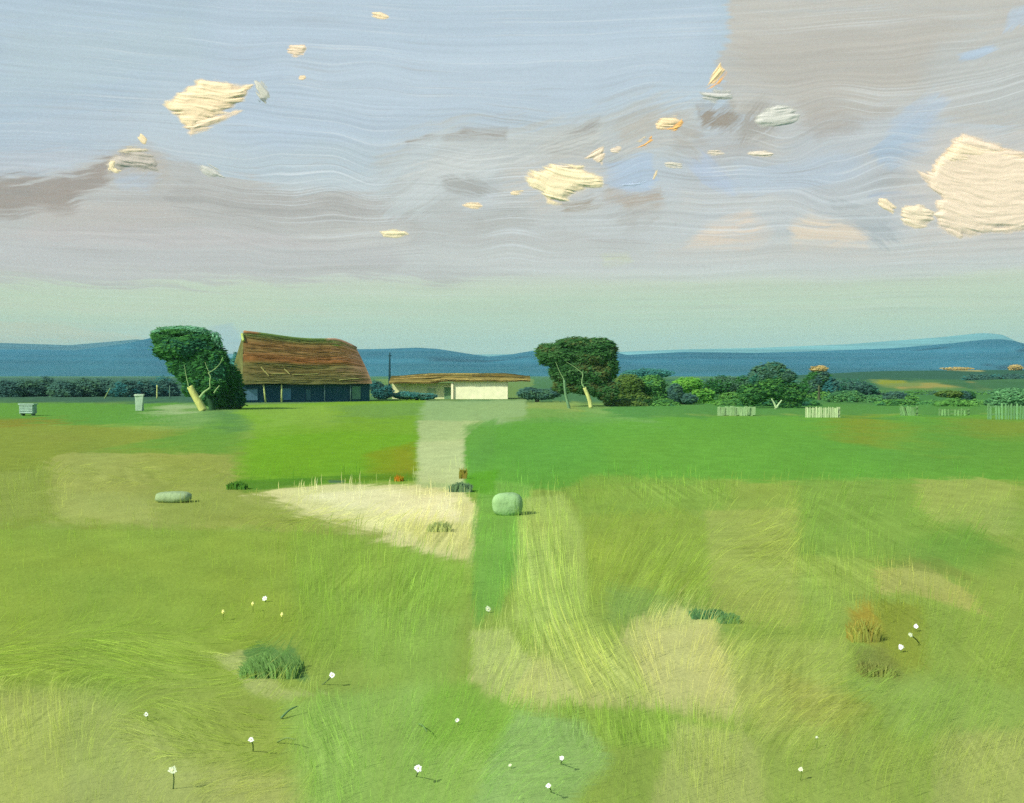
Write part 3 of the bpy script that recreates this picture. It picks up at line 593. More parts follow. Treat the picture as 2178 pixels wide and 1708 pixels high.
shrub('large_bush', 'deep green rounded bush just right of the leaning tree, against the barn end', 'bush', [(478, 812, 34, 40, 3600), (470, 850, 40, 18, 1600), (500, 845, 22, 26, 1300), (462, 790, 16, 22, 700), (482, 872, 12, 16, 500)], 98, DK, group=SG)
shrub('large_bush', 'blue-green upright bush standing behind the left corner of the thatched barn', 'bush', [(488, 802, 28, 30, 2400), (503, 772, 10, 24, 500), (494, 820, 24, 30, 1300), (468, 782, 22, 24, 900)], 128, TE, size=.24, group=SG)
# dark hedge bushes on the far left
lab = ['low dark bush at the far left end of the blue-green hedge', 'second dark bush of the far hedge, above the small grey box', 'dark hedge bush just right of the one above the grey box',
       'dark rounded hedge bush, fourth from the left end of the hedge', 'dark hedge bush in front of which a short slanting stick stands', 'dark bluish hedge bush left of the whitish post', 'dark hedge bush directly behind the whitish post',
       'dark hedge bush behind the upright cream stake', 'dark hedge bush touching the leaning tree on its left']
for i in range(9):
    x = 10 + i * 42
    shrub('hedge_bush', lab[i], 'bush', [(x, 829 + 2 * (i % 2), 32, 22 + 3 * ((i * 7) % 3), 1500), (x + 16, 836, 22, 16, 600)], 150 + 3 * (i % 3), BL if i < 6 else [BL[0], BL[1], TE[0]], size=.26, group='bushes of the dark hedge on the left')
# between farmhouse and second tree
shrub('low_shrub', 'low grey-green shrub at the right end of the whitewashed farmhouse', 'shrub', [(1125, 836, 24, 13, 900), (1160, 838, 30, 12, 900)], 122, BL, group=SG)
# right of second tree
shrub('round_bush', 'olive green bush touching the second tree on its right', 'bush', [(1335, 822, 34, 26, 2000), (1310, 842, 28, 20, 1200), (1350, 850, 36, 18, 1200)], 118, OL, group=SG)
shrub('round_bush', 'mid green bush between the olive bush and the dark narrow bush', 'bush', [(1385, 822, 32, 24, 1600), (1400, 846, 26, 20, 1200)], 119, MG, group=SG)
shrub('narrow_bush', 'dark narrow bush right in front of the bright green bush', 'bush', [(1437, 838, 16, 22, 1000), (1462, 848, 22, 12, 800)], 112, BL, group=SG)
shrub('bright_bush', 'bright yellow-green round bush, the lightest of the bushes in the row', 'bush', [(1462, 818, 34, 15, 1600), (1486, 842, 32, 20, 1600), (1515, 862, 34, 13, 1300), (1545, 872, 26, 8, 600)], 116, BG, group=SG)
shrub('dark_bush', 'dark bush right of the bright green bush, above the pale low wall', 'bush', [(1535, 820, 34, 22, 1600), (1580, 822, 34, 24, 1600), (1560, 842, 40, 14, 1200, MG)], 126, [BL[2], DK[1], DK[3]], group=SG)
# small pointed far trees behind bush row
shrub('far_bush', 'faint grey-green far bush rising above the olive bush', 'bush', [(1385, 794, 50, 11, 800), (1350, 796, 30, 9, 400)], 190, TE, size=.3, group=SG)

hr = [(1318, 'far hedgerow bush above the gap between the second tree and the olive bush'), (1500, 'far hedgerow bush just behind the right shoulder of the bright green bush'), (1590, 'far hedgerow bush left of the forked tree'), (1700, 'far hedgerow bush between the forked tree and the ochre-topped tree'), (1800, 'far hedgerow bush right of the ochre-topped tree'), (1870, 'far hedgerow bush on the left foot of the rise'), (1960, 'far hedgerow bush in the middle of the rise foot'), (2060, 'far hedgerow bush on the rise foot, second from the right edge'), (2150, 'far hedgerow bush on the rise foot at the right edge')]
for k_, (x_, lb_) in enumerate(hr):
    shrub('hedgerow_bush', lb_, 'bush', [(x_, 826 + 3 * (k_ % 2) + (14 if k_ > 4 else 0), 60, 20 if k_ < 5 else 10, 1700), (x_ + 30, 832 + (10 if k_ > 4 else 0), 40, 16 if k_ < 5 else 9, 900)], 158 + 2 * k_, [BL[0], BL[1], DK[3], TE[2]] if k_ < 5 else [BL[1], BL[2], MG[1]], size=.28, group='far hedgerow on the right')
sb = [(1330, 'olive low bush at the foot of the second tree, right side'), (1400, 'low green bush below the mid green one, beside the dark narrow bush'), (1560, 'low green bush right behind the pale stone wall'), (1612, 'low dark bush between the stone wall and the forked tree'), (1700, 'low dark bush between the forked tree and the picket fence'), (1905, 'low green bush below the ochre field patches'), (2030, 'low green bush behind the thin gapped fence')]
for k_, (x_, lb_) in enumerate(sb):
    shrub('low_bush', lb_, 'bush', [(x_, 861, 42, 13, 1300), (x_ + 24, 866, 28, 9, 600)], 106 + 1.5 * (k_ % 3), [OL, MG, MG, DK, DK, MG, [MG[1], MG[2]]][k_], size=.2, group='low bushes along the grass edge on the right', stems=False)
# second tree
Y2 = 3300 / (K * (866 - 797.6)); bx, by = at(1257, 866); L = (bx, by, 0)
t = root('pale_trunk_tree', L, 'flat-topped dark olive tree on two thin trunks, right of the farmhouse', 'tree', 'broad trees of the field edge')
a = Acc(); OD = [lc((42, 78, 40)), lc((52, 90, 46)), lc((64, 98, 56)), lc((72, 86, 46))]
for p in [(1294, 778, 20, 32, 1700), (1270, 735, 40, 16, 1400), (1292, 832, 22, 24, 1100), (1255, 752, 52, 28, 3800), (1190, 758, 48, 26, 2800), (1170, 745, 30, 16, 900), (1285, 742, 26, 22, 1300), (1215, 790, 48, 28, 3000), (1262, 795, 38, 30, 2400), (1245, 822, 36, 18, 1500), (1280, 828, 28, 18, 1000), (1225, 730, 44, 14, 1300), (1200, 820, 26, 18, 700)]:
    blob(a, *p[:4], Y2 + 1.5, p[4], .21, OD, dep=.7)
a.build('crown', M_leaf, t, L)
a = Acc(); P = smooth_path(stem_path([(1257, 868), (1254, 850), (1248, 836), (1243, 824)], Y2 - 3.4)); a.tube(P, np.linspace(.20, .16, 16), vc((172, 180, 110)), 8); a.build('trunk', M_bark, t, L, True)
a = Acc(); P = smooth_path(stem_path([(1214, 884), (1209, 862), (1202, 835), (1200, 806)], Y2 - 4.2)); a.tube(P, np.linspace(.15, .10, 16), vc((96, 130, 92)), 8); a.build('trunk', M_bark, t, L, True)
a = Acc()
for pts, r0, r1 in [([(1243, 825), (1237, 815), (1240, 798), (1238, 792)], .12, .08), ([(1238, 793), (1222, 780), (1205, 770)], .06, .03), ([(1200, 808), (1190, 790), (1182, 770)], .07, .03)]:
    a.tube(smooth_path(stem_path(pts, Y2 - 4.4)), np.linspace(r0, r1, 16) * .6, vc((118, 148, 98)), 6)
a.build('branch', M_bark, t, L, True)

# third and fourth tree
def small_tree(name, label, blobs, Y, cols, trunk, fork, tcol, size=.22, group='small trees on the right'):
    b = stem_path(trunk, Y - 3); L = (b[0][0], b[0][1], 0)
    t = root(name, L, label, 'tree', group); a = Acc()
    for p in blobs: blob(a, *p[:4], Y, p[4], size, p[5] if len(p) > 5 else cols, dep=.7)
    a.build('crown', M_leaf, t, L)
    a = Acc(); a.tube(smooth_path(b), np.linspace(.2, .12, 16), tcol, 8)
    for f in fork: a.tube(smooth_path(stem_path(f, Y - 3.1)), np.linspace(.12, .05, 16), tcol, 6)
    a.build('trunk', M_bark, t, L, True)
small_tree('forked_tree', 'dark green round-headed tree with a pale forked trunk, left of the white picket fence', [(1645, 792, 28, 22, 1600, [BL[1], BL[2], TE[2]]), (1640, 825, 40, 26, 2600), (1620, 800, 26, 24, 1000, [BL[1], BL[2], TE[2]]), (1680, 838, 34, 24, 1600), (1600, 838, 30, 22, 1200), (1680, 862, 24, 18, 900), (1668, 800, 24, 14, 600, [BL[1], BL[2], TE[2]])], 100, MG[:2] + DK, [(1650, 886), (1650, 875), (1651, 866)], [[(1651, 868), (1647, 858), (1641, 848)], [(1651, 868), (1656, 860), (1663, 851)]], vc((150, 176, 128)))
small_tree('small_tree', 'small dark tree with an ochre-coloured top, behind the picket fence', [(1742, 805, 24, 20, 1100), (1742, 785, 18, 7, 330, OC), (1722, 825, 26, 24, 1100), (1765, 830, 20, 28, 1000, [TE[0], BL[1]]), (1740, 845, 34, 18, 1200, MG)], 135, [BL[0], BL[2], DK[1]], [(1742, 862), (1742, 840), (1742, 820)], [], vc((70, 80, 56)), size=.26)
shrub('dark_bush', 'dark green bush left of the leaning fence slats on the right', 'bush', [(1905, 846, 24, 14, 900), (1930, 852, 26, 12, 800, MG)], 120, BL, group=SG)
shrub('dark_bush', 'small blackish-green round bush behind the second low fence on the right', 'bush', [(2052, 845, 22, 14, 1100), (2020, 838, 30, 8, 500, OL)], 118, [BL[0], DK[0]], group=SG)
shrub('mid_bush', 'mid green bush right behind the white picket fence', 'bush', [(1800, 848, 44, 18, 1600), (1850, 856, 44, 16, 1400)], 122, [lc((62, 108, 66)), lc((76, 122, 68)), lc((56, 98, 62))], group=SG)
shrub('mid_bush', 'soft green low bush between the two fences on the right', 'bush', [(1980, 864, 40, 12, 1000), (2080, 862, 40, 12, 900)], 112, [lc((68, 116, 64)), lc((80, 126, 62))], group=SG)
shrub('tall_bush', 'pale green broad bush at the right edge behind the last fence', 'bush', [(2150, 846, 40, 22, 1800), (2190, 850, 40, 24, 1600), (2120, 858, 24, 16, 800)], 108, [lc((76, 122, 80)), lc((88, 134, 88)), lc((68, 114, 72))], group=SG)
for x, lb in ((2085, 'dark tree on the far rise, left of the one at the frame edge'), (2150, 'dark tree on the far rise at the right frame edge')):
    shrub('far_tree', lb, 'tree', [(x, 806, 40, 12, 900), (x + 26, 810, 30, 9, 500)], 240, [BL[0], BL[1], TE[0]], size=.36, group='dark trees on the far rise')
shrub('rust_shrub', 'small ochre shrub high on the rise at the right edge', 'shrub', [(2160, 782, 16, 7, 300)], 300, OC, size=.35, group=SG)
shrub('ochre_shrub', 'long low ochre shrub line on the crest of the rise', 'shrub', [(2035, 784, 34, 3.5, 300)], 320, OC, size=.35, group=SG, stems=False)

# ------------------------------------------------------------------ thatched barn
def barn():
    A0 = np.array((*at(508, 857), 0)); ax = np.array((.90, .435, 0)); ax /= np.linalg.norm(ax); nn = np.array((-ax[1], ax[0], 0))
    Lg = 15.2; Wd = 6.0
    O = A0 + nn * .7
    t = root('thatched_barn', tuple(O), 'long brown thatched barn with a steep roof over dark low walls and pale posts', 'barn')
    def P(u, v, z): return O + ax * u + nn * v + np.array((0, 0, z))
    # walls, slightly inside the eaves
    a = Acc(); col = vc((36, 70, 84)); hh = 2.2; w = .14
    def slab(p, q, th, z0, z1, c, acc):
        p, q = np.array(p), np.array(q); d = (q - p) / np.linalg.norm(q - p); s = np.array((-d[1], d[0]))
        V = []
        for z in (z0, z1):
            for e in (p, q, q + s * th, p + s * th): V.append((e[0], e[1], z))
        acc.add(V, [(0, 3, 2, 1), (4, 5, 6, 7), (0, 1, 5, 4), (1, 2, 6, 5), (2, 3, 7, 6), (3, 0, 4, 7)], col=c)
    def q2(u, v): return P(u, v, 0)[:2]
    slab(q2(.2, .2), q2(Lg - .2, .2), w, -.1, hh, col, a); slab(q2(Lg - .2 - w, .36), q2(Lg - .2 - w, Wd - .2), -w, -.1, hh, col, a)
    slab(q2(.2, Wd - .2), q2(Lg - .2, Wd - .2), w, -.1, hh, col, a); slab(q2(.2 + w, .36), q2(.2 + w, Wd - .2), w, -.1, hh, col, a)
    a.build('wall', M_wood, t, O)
    for u0, u1, z1, c in ((.3, 2.2, 1.45, (88, 124, 140)), (4.9, 5.9, 1.5, (72, 112, 134)), (7.6, 8.1, 1.4, (56, 92, 100)), (12.9, 13.9, 1.7, (84, 120, 104))):
        a = Acc(); slab(q2(u0, .12), q2(u1, .12), .07, .25, z1, vc(c), a); slab(q2(u0 - .05, .09), q2(u1 + .05, .09), .04, z1 + .005, z1 + .08, vc((60, 84, 84)), a)
        a.build('shutter', M_wood, t, O)
    # roof: dense curved thatch, hipped at both ends
    nu, nv = 90, 26; hz = 1.98
    def roofpt(u, s, side):
        # u 0..1 along, s 0 eave..1 ridge
        ru0, ru1 = 1.35, Lg - .85
        e0, e1 = .45, Lg - .1
        uu = (e0 + (e1 - e0) * u) * (1 - s) + (ru0 + (ru1 - ru0) * u) * s
        top = 7.75 - .70 * u - .30 * math.sin(u * math.pi) - 1.0 * max(0, (u - .8) / .2) ** 1.4
        z = hz + .05 * math.sin(u * 9) + (top - hz) * (s ** .86)
        v = (-.45) * (1 - s) + (Wd / 2) * s if side == 0 else (Wd + .45) * (1 - s) + (Wd / 2) * s
        return P(uu, v, z)
    stripes = [(0, (98, 100, 58)), (.12, (106, 102, 60)), (.22, (108, 98, 56)), (.34, (98, 98, 54)), (.43, (126, 88, 48)), (.50, (128, 92, 52)), (.62, (116, 96, 56)), (.75, (122, 94, 54)), (.86, (114, 98, 56)), (.93, (96, 106, 56)), (1, (94, 112, 60))]
    ss = np.array([q[0] for q in stripes]); sc = np.array([vc(q[1]) for q in stripes])
    a = Acc()
    for side in (0, 1):
        V = np.array([[roofpt(i / nu, j / nv, side) for j in range(nv + 1)] for i in range(nu + 1)])
        uu = np.linspace(0, 1, nu + 1)[:, None] * np.ones((1, nv + 1)); vv_ = np.linspace(0, 1, nv + 1)[None, :] * np.ones((nu + 1, 1))
        bump_ = .10 * (vn(uu * 9, vv_ * 22, 3) - .5); V[..., 2] += bump_; V[..., 1] -= bump_ * (1 if side == 0 else -1)
        cs = np.stack([np.interp(vv_ + .05 * (vn(uu * 5, vv_ * 6, 9) - .5), ss, sc[:, i]) for i in range(3)], -1)
        e = sstep((uu - .80) / .14)[..., None]; pk = vc((142, 116, 88)) * (1 - .3 * vn(uu * 50, vv_ * 3, 4)[..., None]); cs = cs * (1 - e * .8) + pk * e * .8
        gg = np.exp(-((uu - .80) / .03) ** 2 - ((vv_ - .88) / .09) ** 2)[..., None]; cs = cs * (1 - gg) + vc((84, 140, 56)) * gg
        cs = cs * (.82 + .36 * vn(uu * 14, vv_ * 40, 12))[..., None]
        idx = np.arange(V.shape[0] * V.shape[1]).reshape(V.shape[:2])
        q = np.stack([idx[:-1, :-1], idx[1:, :-1], idx[1:, 1:], idx[:-1, 1:]], -1).reshape(-1, 4)
        a.add(V.reshape(-1, 3), q, col=cs.reshape(-1, 3))
    # hips
    for u in (0, 1):
        F0 = [roofpt(u, j / nv, 0) for j in range(nv + 1)]; B0 = [roofpt(u, j / nv, 1) for j in range(nv + 1)]
        V = np.array([[np.array(F0[j]) * (1 - k / 10) + np.array(B0[j]) * k / 10 for k in range(11)] for j in range(nv + 1)])
        n_ = vn(np.arange(nv + 1)[:, None] / 3., np.arange(11)[None, :] * 1.3, 5)[..., None]
        c = (vc((146, 120, 94)) if u else vc((90, 96, 56))) * (.75 + .4 * n_)
        idx = np.arange(V.shape[0] * V.shape[1]).reshape(V.shape[:2])
        q = np.stack([idx[:-1, :-1], idx[:-1, 1:], idx[1:, 1:], idx[1:, :-1]], -1).reshape(-1, 4)
        a.add(V.reshape(-1, 3), q, col=c.reshape(-1, 3))
    # eave underside
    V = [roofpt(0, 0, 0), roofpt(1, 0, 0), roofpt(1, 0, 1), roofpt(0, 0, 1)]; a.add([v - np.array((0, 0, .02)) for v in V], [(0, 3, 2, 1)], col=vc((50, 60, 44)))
    # laid straw courses: raised, slightly wavering bundles following the slope's length
    for k in range(260):
        s = random.random(); u0 = random.uniform(0, .75); ln_ = random.uniform(.08, .5); u1 = min(u0 + ln_, .985)
        side = 0 if random.random() < .8 else 1; m = 12; pts = []
        for i in range(m):
            u = u0 + (u1 - u0) * i / (m - 1); p = roofpt(u, min(max(s + .006 * math.sin(i * .9 + k), 0.0), .995), side); pts.append(p + np.array((0, -.05 if side == 0 else .05, .05)))
        c = np.array([np.interp(s, ss, sc[:, i]) for i in range(3)]) * random.uniform(.8, 1.35)
        if u0 > .7: c = c * .4 + vc((150, 124, 96)) * .6
        r = random.uniform(.015, .05); R = r * np.sin(np.linspace(.12, math.pi - .12, m)) ** .5
        a.tube(pts, R, c, 5)
    a.build('roof', M_thatch, t, O)
    a = Acc(); rp = [roofpt(i / 20, 1, 0) + np.array((0, 0, .02)) for i in range(21)]
    colr = np.array([vc((140, 104, 70)) if i < 3 else (vc((92, 116, 60)) if i < 15 else vc((150, 122, 98))) for i in range(21)])
    a.tube(rp, [.17] * 21, colr, 8); a.build('ridge', M_thatch, t, O, True)
    a = Acc(); a.tube([roofpt(.0, .97, 0) + np.array((-.12, -.2, -.05)), roofpt(.0, .80, 0) + np.array((0.05, -.2, 0))], [.15, .15], vc((150, 168, 92)), 6); a.build('gable_board', M_wood, t, O)
    for u, lean, r in ((2.75, .25, .10), (4.75, 0, .10), (9.6, 0, .06), (12.6, 0, .07)):
        a = Acc(); c = (154, 170, 104) if r > .08 else (70, 96, 90)
        a.tube([P(u + lean, -.28, -.1), P(u + lean * .5, -.28, 1), P(u, -.28, 2.05)], [r, r * .95, r * .9], vc(c), 8); a.build('post', M_wood, t, O, True)
    # loose battens tied low on the thatch
    for u0, s0, u1, s1 in ((.14, .26, .20, .10), (.32, .25, .36, .15), (.22, .14, .32, .15), (.38, .145, .58, .17), (.74, .045, .90, .07)):
        a = Acc(); pts = [roofpt(u0 + (u1 - u0) * i / 7, s0 + (s1 - s0) * i / 7, 0) + np.array((0, -.12, .1)) for i in range(8)]
        a.tube(pts, [.04] * 8, vc((160, 160, 96)), 5); a.build('batten', M_wood, t, O)
barn()

# ------------------------------------------------------------------ whitewashed farmhouse
def farmhouse():
    Y = 137.0; O = far(985, 800, Y); O[2] = 0; s = K * Y / F
    t = root('farmhouse', tuple(O), 'long low whitewashed farmhouse with a brown roof beyond the path', 'house')
    X = lambda px: (px - 1089) * s
    Z = lambda py: CAM_H - (py - 797.6) * s
    a = Acc(); a.box(((X(965) + X(1080)) / 2, Y + 2.5, Z(809) / 2), (X(1080) - X(965), 5, Z(809)), vc((214, 216, 176)), jit=.02)
    a.box(((X(835) + X(960)) / 2 - .02, Y + 3.1, Z(815) / 2), (X(965) - X(835) - .06, 4.4, Z(815)), vc((196, 202, 150)), jit=.02); a.build('wall', M_wall, t, O)
    a = Acc()
    # lean, low double pitch roof with many courses
    x0, x1 = X(828), X(1128); n = 60; m = 18
    U, Vv = np.meshgrid(np.linspace(0, 1, n), np.linspace(0, 1, m), indexing='ij')
    Xx = x0 + (x1 - x0) * U; prof = 1 - np.abs(Vv - .5) * 2
    zr = Z(792.5) - .22 * sstep((.30 - U) / .30) * 1.6 - .35 * sstep((U - .8) / .2); ze = Z(809) - .25 * sstep((.40 - U) / .12) + 0 * U
    Zz = ze + (zr - ze) * prof + .06 * (vn(U * 40, Vv * 20, 2) - .5); Yy = Y - .5 + Vv * 6.2
    cs = np.array([vc((148, 136, 74)), vc((78, 76, 40))]) * .75; cr = prof[..., None] ** .7
    col = (cs[0] * (1 - cr) + cs[1] * cr) * (.7 + .6 * vn(U * 16, Vv * 40, 8)[..., None])
    idx = np.arange(n * m).reshape(n, m); q = np.stack([idx[:-1, :-1], idx[1:, :-1], idx[1:, 1:], idx[:-1, 1:]], -1).reshape(-1, 4)
    a.add(np.stack([Xx, Yy, Zz], -1).reshape(-1, 3), q, col=col.reshape(-1, 3))
    und = np.stack([Xx, Yy, Zz - .14], -1).reshape(-1, 3); a.add(und, q[:, ::-1], col=col.reshape(-1, 3) * .8)
    for j in range(26):
        u0 = random.uniform(0, .7); u1 = min(.99, u0 + random.uniform(.1, .4)); v = random.uniform(.01, .42); pts = []
        for i in range(9):
            u = u0 + (u1 - u0) * i / 8; k = 1 - abs(v - .5) * 2; zrr = Z(792.5) - .35 * float(sstep(np.array((.30 - u) / .30))) - .35 * float(sstep(np.array((u - .8) / .2)))
            zee = Z(809) - .25 * float(sstep(np.array((.40 - u) / .12))); pts.append((x0 + (x1 - x0) * u, Y - .5 + v * 6.2 - .03, zee + (zrr - zee) * k + .04))
        a.tube(pts, [.035] * 9, vc(random.choice([(176, 160, 96), (130, 112, 60), (70, 72, 40), (148, 138, 76)])), 5)
    a.build('roof', M_thatch, t, O)
    for p0, p1, y0, y1, c, nm in ((944, 960, 824, 849, (96, 132, 96), 'door'), (908, 926, 826, 836, (150, 170, 126), 'window')):
        f = Acc(); f.box(((X(p0) + X(p1)) / 2, Y + .86, (Z(y0) + max(Z(y1), 0)) / 2), (X(p1) - X(p0), .10, Z(y0) - max(Z(y1), 0)), vc(c)); o = f.build(nm, M_wood, t, O)
        g = Acc(); g.box(((X(p0) + X(p1)) / 2, Y + .84, Z(y0) + .08), (X(p1) - X(p0) + .2, .14, .1), vc((206, 206, 166))); g.build('frame', M_wood, o)
        bpy.data.objects[o.name].children
    for ch in t.children:
        for g in ch.children: g.location = (-O[0], -O[1], -O[2])
    a = Acc(); a.box((X(962), Y - .12, Z(813) / 2 - .05), (.28, .2, Z(813) - .1), vc((222, 218, 178))); a.build('corner_post', M_wall, t, O)
    shrub('low_shrub', 'low dark teal shrub in front of the left half of the farmhouse', 'shrub', [(868, 841, 34, 8, 1000), (905, 843, 24, 7, 600)], 131, [TE[0], TE[1], BL[1]], group=SG)
    shrub('low_shrub', 'dark shrub between the barn end and the farmhouse', 'shrub', [(815, 834, 24, 16, 900), (800, 822, 16, 12, 400)], 134, [TE[0], BL[0]], group=SG)
farmhouse()
def pole():
    b = far(828, 800, 150); t = root('pole', (b[0], 150, 0), 'thin dark upright pole standing between the barn and the farmhouse', 'pole')
    a = Acc(); a.tube([(b[0], 150, -.2), (b[0] + .03, 150, 3), tuple(far(829, 750, 150))], [.17, .15, .09], vc((34, 62, 66)), 8); a.build('shaft', M_wood, t, (b[0], 150, 0), True)
    a = Acc(); tp = far(829, 757, 150); a.tube([tp + (-.28, 0, 0), tp + (.28, 0, .02)], [.05, .05], vc((34, 62, 66)), 6); a.build('crossarm', M_wood, t, (b[0], 150, 0), True)
pole()

# ------------------------------------------------------------------ fences, stakes, box
def fence(x0, x1, ybase, ytop, label, col, gap=.16, pw=.13, lean=0, ragged=.12, fill=1.0, group='short pale fences on the right'):
    p0, p1 = at(x0, ybase), at(x1, ybase); Y = p0[1]; h = CAM_H - (ytop - 797.6) * K * Y / F
    t = root('picket_fence', (p0[0], Y, 0), label, 'fence', group); L = (p0[0], Y, 0)
    Lg = p1[0] - p0[0]; a = Acc(); n = int(Lg / gap)
    for i in range(n):
        if random.random() > fill and 0 < i < n - 1: continue
        x = p0[0] + (i + .5) * gap + random.uniform(-.02, .02); hh = h * random.uniform(1 - ragged, 1); ln_ = lean + random.uniform(-.04, .04)
        c = vc(col) * random.uniform(.7, 1.15); w = pw * random.uniform(.7, 1) / 2
        V = [(x - w, Y, -.05), (x + w, Y, -.05), (x + w + ln_, Y, hh - .08), (x + ln_, Y, hh), (x - w + ln_, Y, hh - .08)]
        V = np.array(V + [(v[0], v[1] + .03, v[2]) for v in V])
        a.add(V, [(0, 1, 2, 4), (5, 9, 7, 6), (0, 5, 6, 1), (1, 6, 7, 2), (2, 7, 8, 3), (3, 8, 9, 4), (4, 9, 5, 0)], [(4, 2, 3), (9, 8, 7)], c)
    a.build('pickets', M_wood, t, L)
    for z in (h * .3, h * .75):
        a = Acc(); a.box((p0[0] + Lg / 2, Y + .06, z), (Lg, .05, .09), vc(col) * .7); a.build('rail', M_wood, t, L)
    k = max(2, int(Lg / 2.2) + 1)
    for i in range(k):
        a = Acc(); a.box((p0[0] + Lg * i / (k - 1), Y + .14, h * .45), (.12, .1, h * .95), vc(col) * .75); a.build('post', M_wood, t, L)
fence(1716, 1786, 888, 864, 'whitest short picket fence right of the forked tree', (168, 190, 140))
fence(1918, 1952, 884, 862, 'short fence of leaning grey-green slats below the dark bush', (112, 152, 96), gap=.15, pw=.17, lean=-.2, ragged=.2)
fence(2000, 2062, 884, 868, 'low thin green-grey fence with gaps, between the leaning slats and the right edge', (112, 152, 94), gap=.24, fill=.75, ragged=.35)
fence(2104, 2230, 892, 856, 'tall thin pale green fence running out of the frame on the right', (108, 154, 102), gap=.2, fill=.8, ragged=.25)
def low_wall():
    p0, p1 = at(1526, 884), at(1606, 884); Y = p0[1]; h = CAM_H - (864 - 797.6) * K * Y / F
    a = Acc(); n = 14
    for i in range(n):
        w = (p1[0] - p0[0]) / n; a.box((p0[0] + (i + .5) * w, Y + random.uniform(-.03, .03), h * .5 * random.uniform(.85, 1)), (w * .99, .35, h * random.uniform(.8, 1)), vc((128, 160, 110)) * random.uniform(.85, 1.1), jit=.03)
    tag(a.build('stone_wall', M_stone, None), 'pale grey-green low stone wall between the bright bush and the forked tree', 'wall')
low_wall()
def stake(px, y0, y1, Y, r, col, label, lean=0, name='stake'):
    b = far(px, y1, Y); tp = far(px + lean, y0, Y); b[2] = 0 if b[2] < .6 else b[2]
    b[2] = -.05; a = Acc(); k = smooth_path([b, (b + tp) / 2, tp], 6) - np.array((b[0], b[1], 0)); a.tube(k, np.linspace(r, r * .8, 6), vc(col), 7)
    o = a.build(name, M_wood, None, None, True); o.location = (b[0], b[1], 0)
    return tag(o, label, 'stake', 'wooden stakes by the hedge')
stake(334, 819, 846, 140, .09, (170, 182, 110), 'upright cream stake in front of the dark hedge, left of the leaning tree')
stake(361, 820, 846, 142, .06, (92, 124, 100), 'thin dull green stake just right of the cream stake')
stake(222, 826, 846, 140, .09, (112, 138, 88), 'short slanting stake in front of the middle of the dark hedge', lean=12)
def white_post():
    Y = 3300 / (K * (874 - 797.6)); b = far(297, 874, Y); t = root('post', (b[0], Y, 0), 'thick whitish weathered post in the green strip below the dark hedge', 'post'); s = K * Y / F; L = (b[0], Y, 0)
    a = Acc(); a.box((b[0], Y, .62), (13 * s, .3, 1.3), vc((150, 176, 148)), jit=.06, taper=1.25); a.build('post_body', M_stone, t, L)
    a = Acc(); a.box((b[0], Y - .02, 1.34), (19 * s, .42, .16), vc((160, 182, 156)), jit=.03, rz=.1); a.build('cap', M_stone, t, L)
white_post()
def hive():
    Y = 3300 / (K * (884 - 797.6)); b = far(60, 884, Y); t = root('box', (b[0], Y, 0), 'small pale grey box standing alone in the grass at the far left', 'box'); s = K * Y / F; L = (b[0], Y, 0)
    a = Acc(); a.box((b[0], Y, .48), (29 * s, .7, .64), vc((128, 158, 138)), jit=.02)
    for k in range(4): a.box((b[0], Y - .37, .25 + k * .16), (27 * s, .04, .09), vc((148, 176, 158)), jit=.01)
    a.build('box_body', M_wood, t, L)
    a = Acc(); a.box((b[0], Y, .85), (33 * s, .82, .09), vc((142, 170, 152)), jit=.01); a.build('lid', M_wood, t, L)
    for dx in (-11, 11):
        a = Acc(); a.box((b[0] + dx * s, Y, .08), (3 * s, .5, .16), vc((96, 120, 92))); a.build('foot', M_wood, t, L)
hive()

# ------------------------------------------------------------------ stones and small plants in the meadow
def stone(name, px, py, w, h, label, col, seed, flat=.7):
    """py = foot of the stone on the sheet"""
    x, y = at(px, py); s = K * y / F; R = np.array((w * s / 2, w * s / 2 * flat, h * s / 2))
    th = np.linspace(0, math.pi, 17); ph = np.linspace(0, 2 * math.pi, 32, endpoint=False)
    V = []; 
    T, P_ = np.meshgrid(th, ph, indexing='ij')
    d = np.stack([np.sin(T) * np.cos(P_), np.sin(T) * np.sin(P_), np.cos(T)], -1)
    sq = 1 / (np.abs(d[..., 0]) ** 3.2 + np.abs(d[..., 1]) ** 3.2 + np.abs(d[..., 2]) ** 3.2) ** (1 / 3.2)
    f = sq * (1 + .16 * (fbm(d[..., 0] * 2 + seed, d[..., 2] * 2 + d[..., 1], seed, 3) - .5))
    V = d * f[..., None] * R + np.array((x, y + R[1], R[2] * .86 + gz(x, y)))
    idx = np.arange(17 * 32).reshape(17, 32); j = np.roll(idx, -1, 1)
    q = np.stack([idx[:-1], idx[1:], j[1:], j[:-1]], -1).reshape(-1, 4)
    n_ = fbm(V[..., 0] * 3 + seed, V[..., 2] * 6, seed, 3)[..., None]
    a = Acc(); a.add(V.reshape(-1, 3), q, col=(vc(col) * (.85 + .3 * n_)).reshape(-1, 3))
    return tag(a.build(name, M_stone, None, None, True), label, 'stone', 'stones in the meadow')
stone('boulder', 1079, 1098, 66, 50, 'pale mint-grey rounded boulder right of the pale sandy patch', (128, 162, 110), 3)
stone('stone_slab', 362, 1070, 74, 24, 'flat blue-grey stone slab lying on the straw-coloured grass at left', (132, 154, 112), 5, .6)
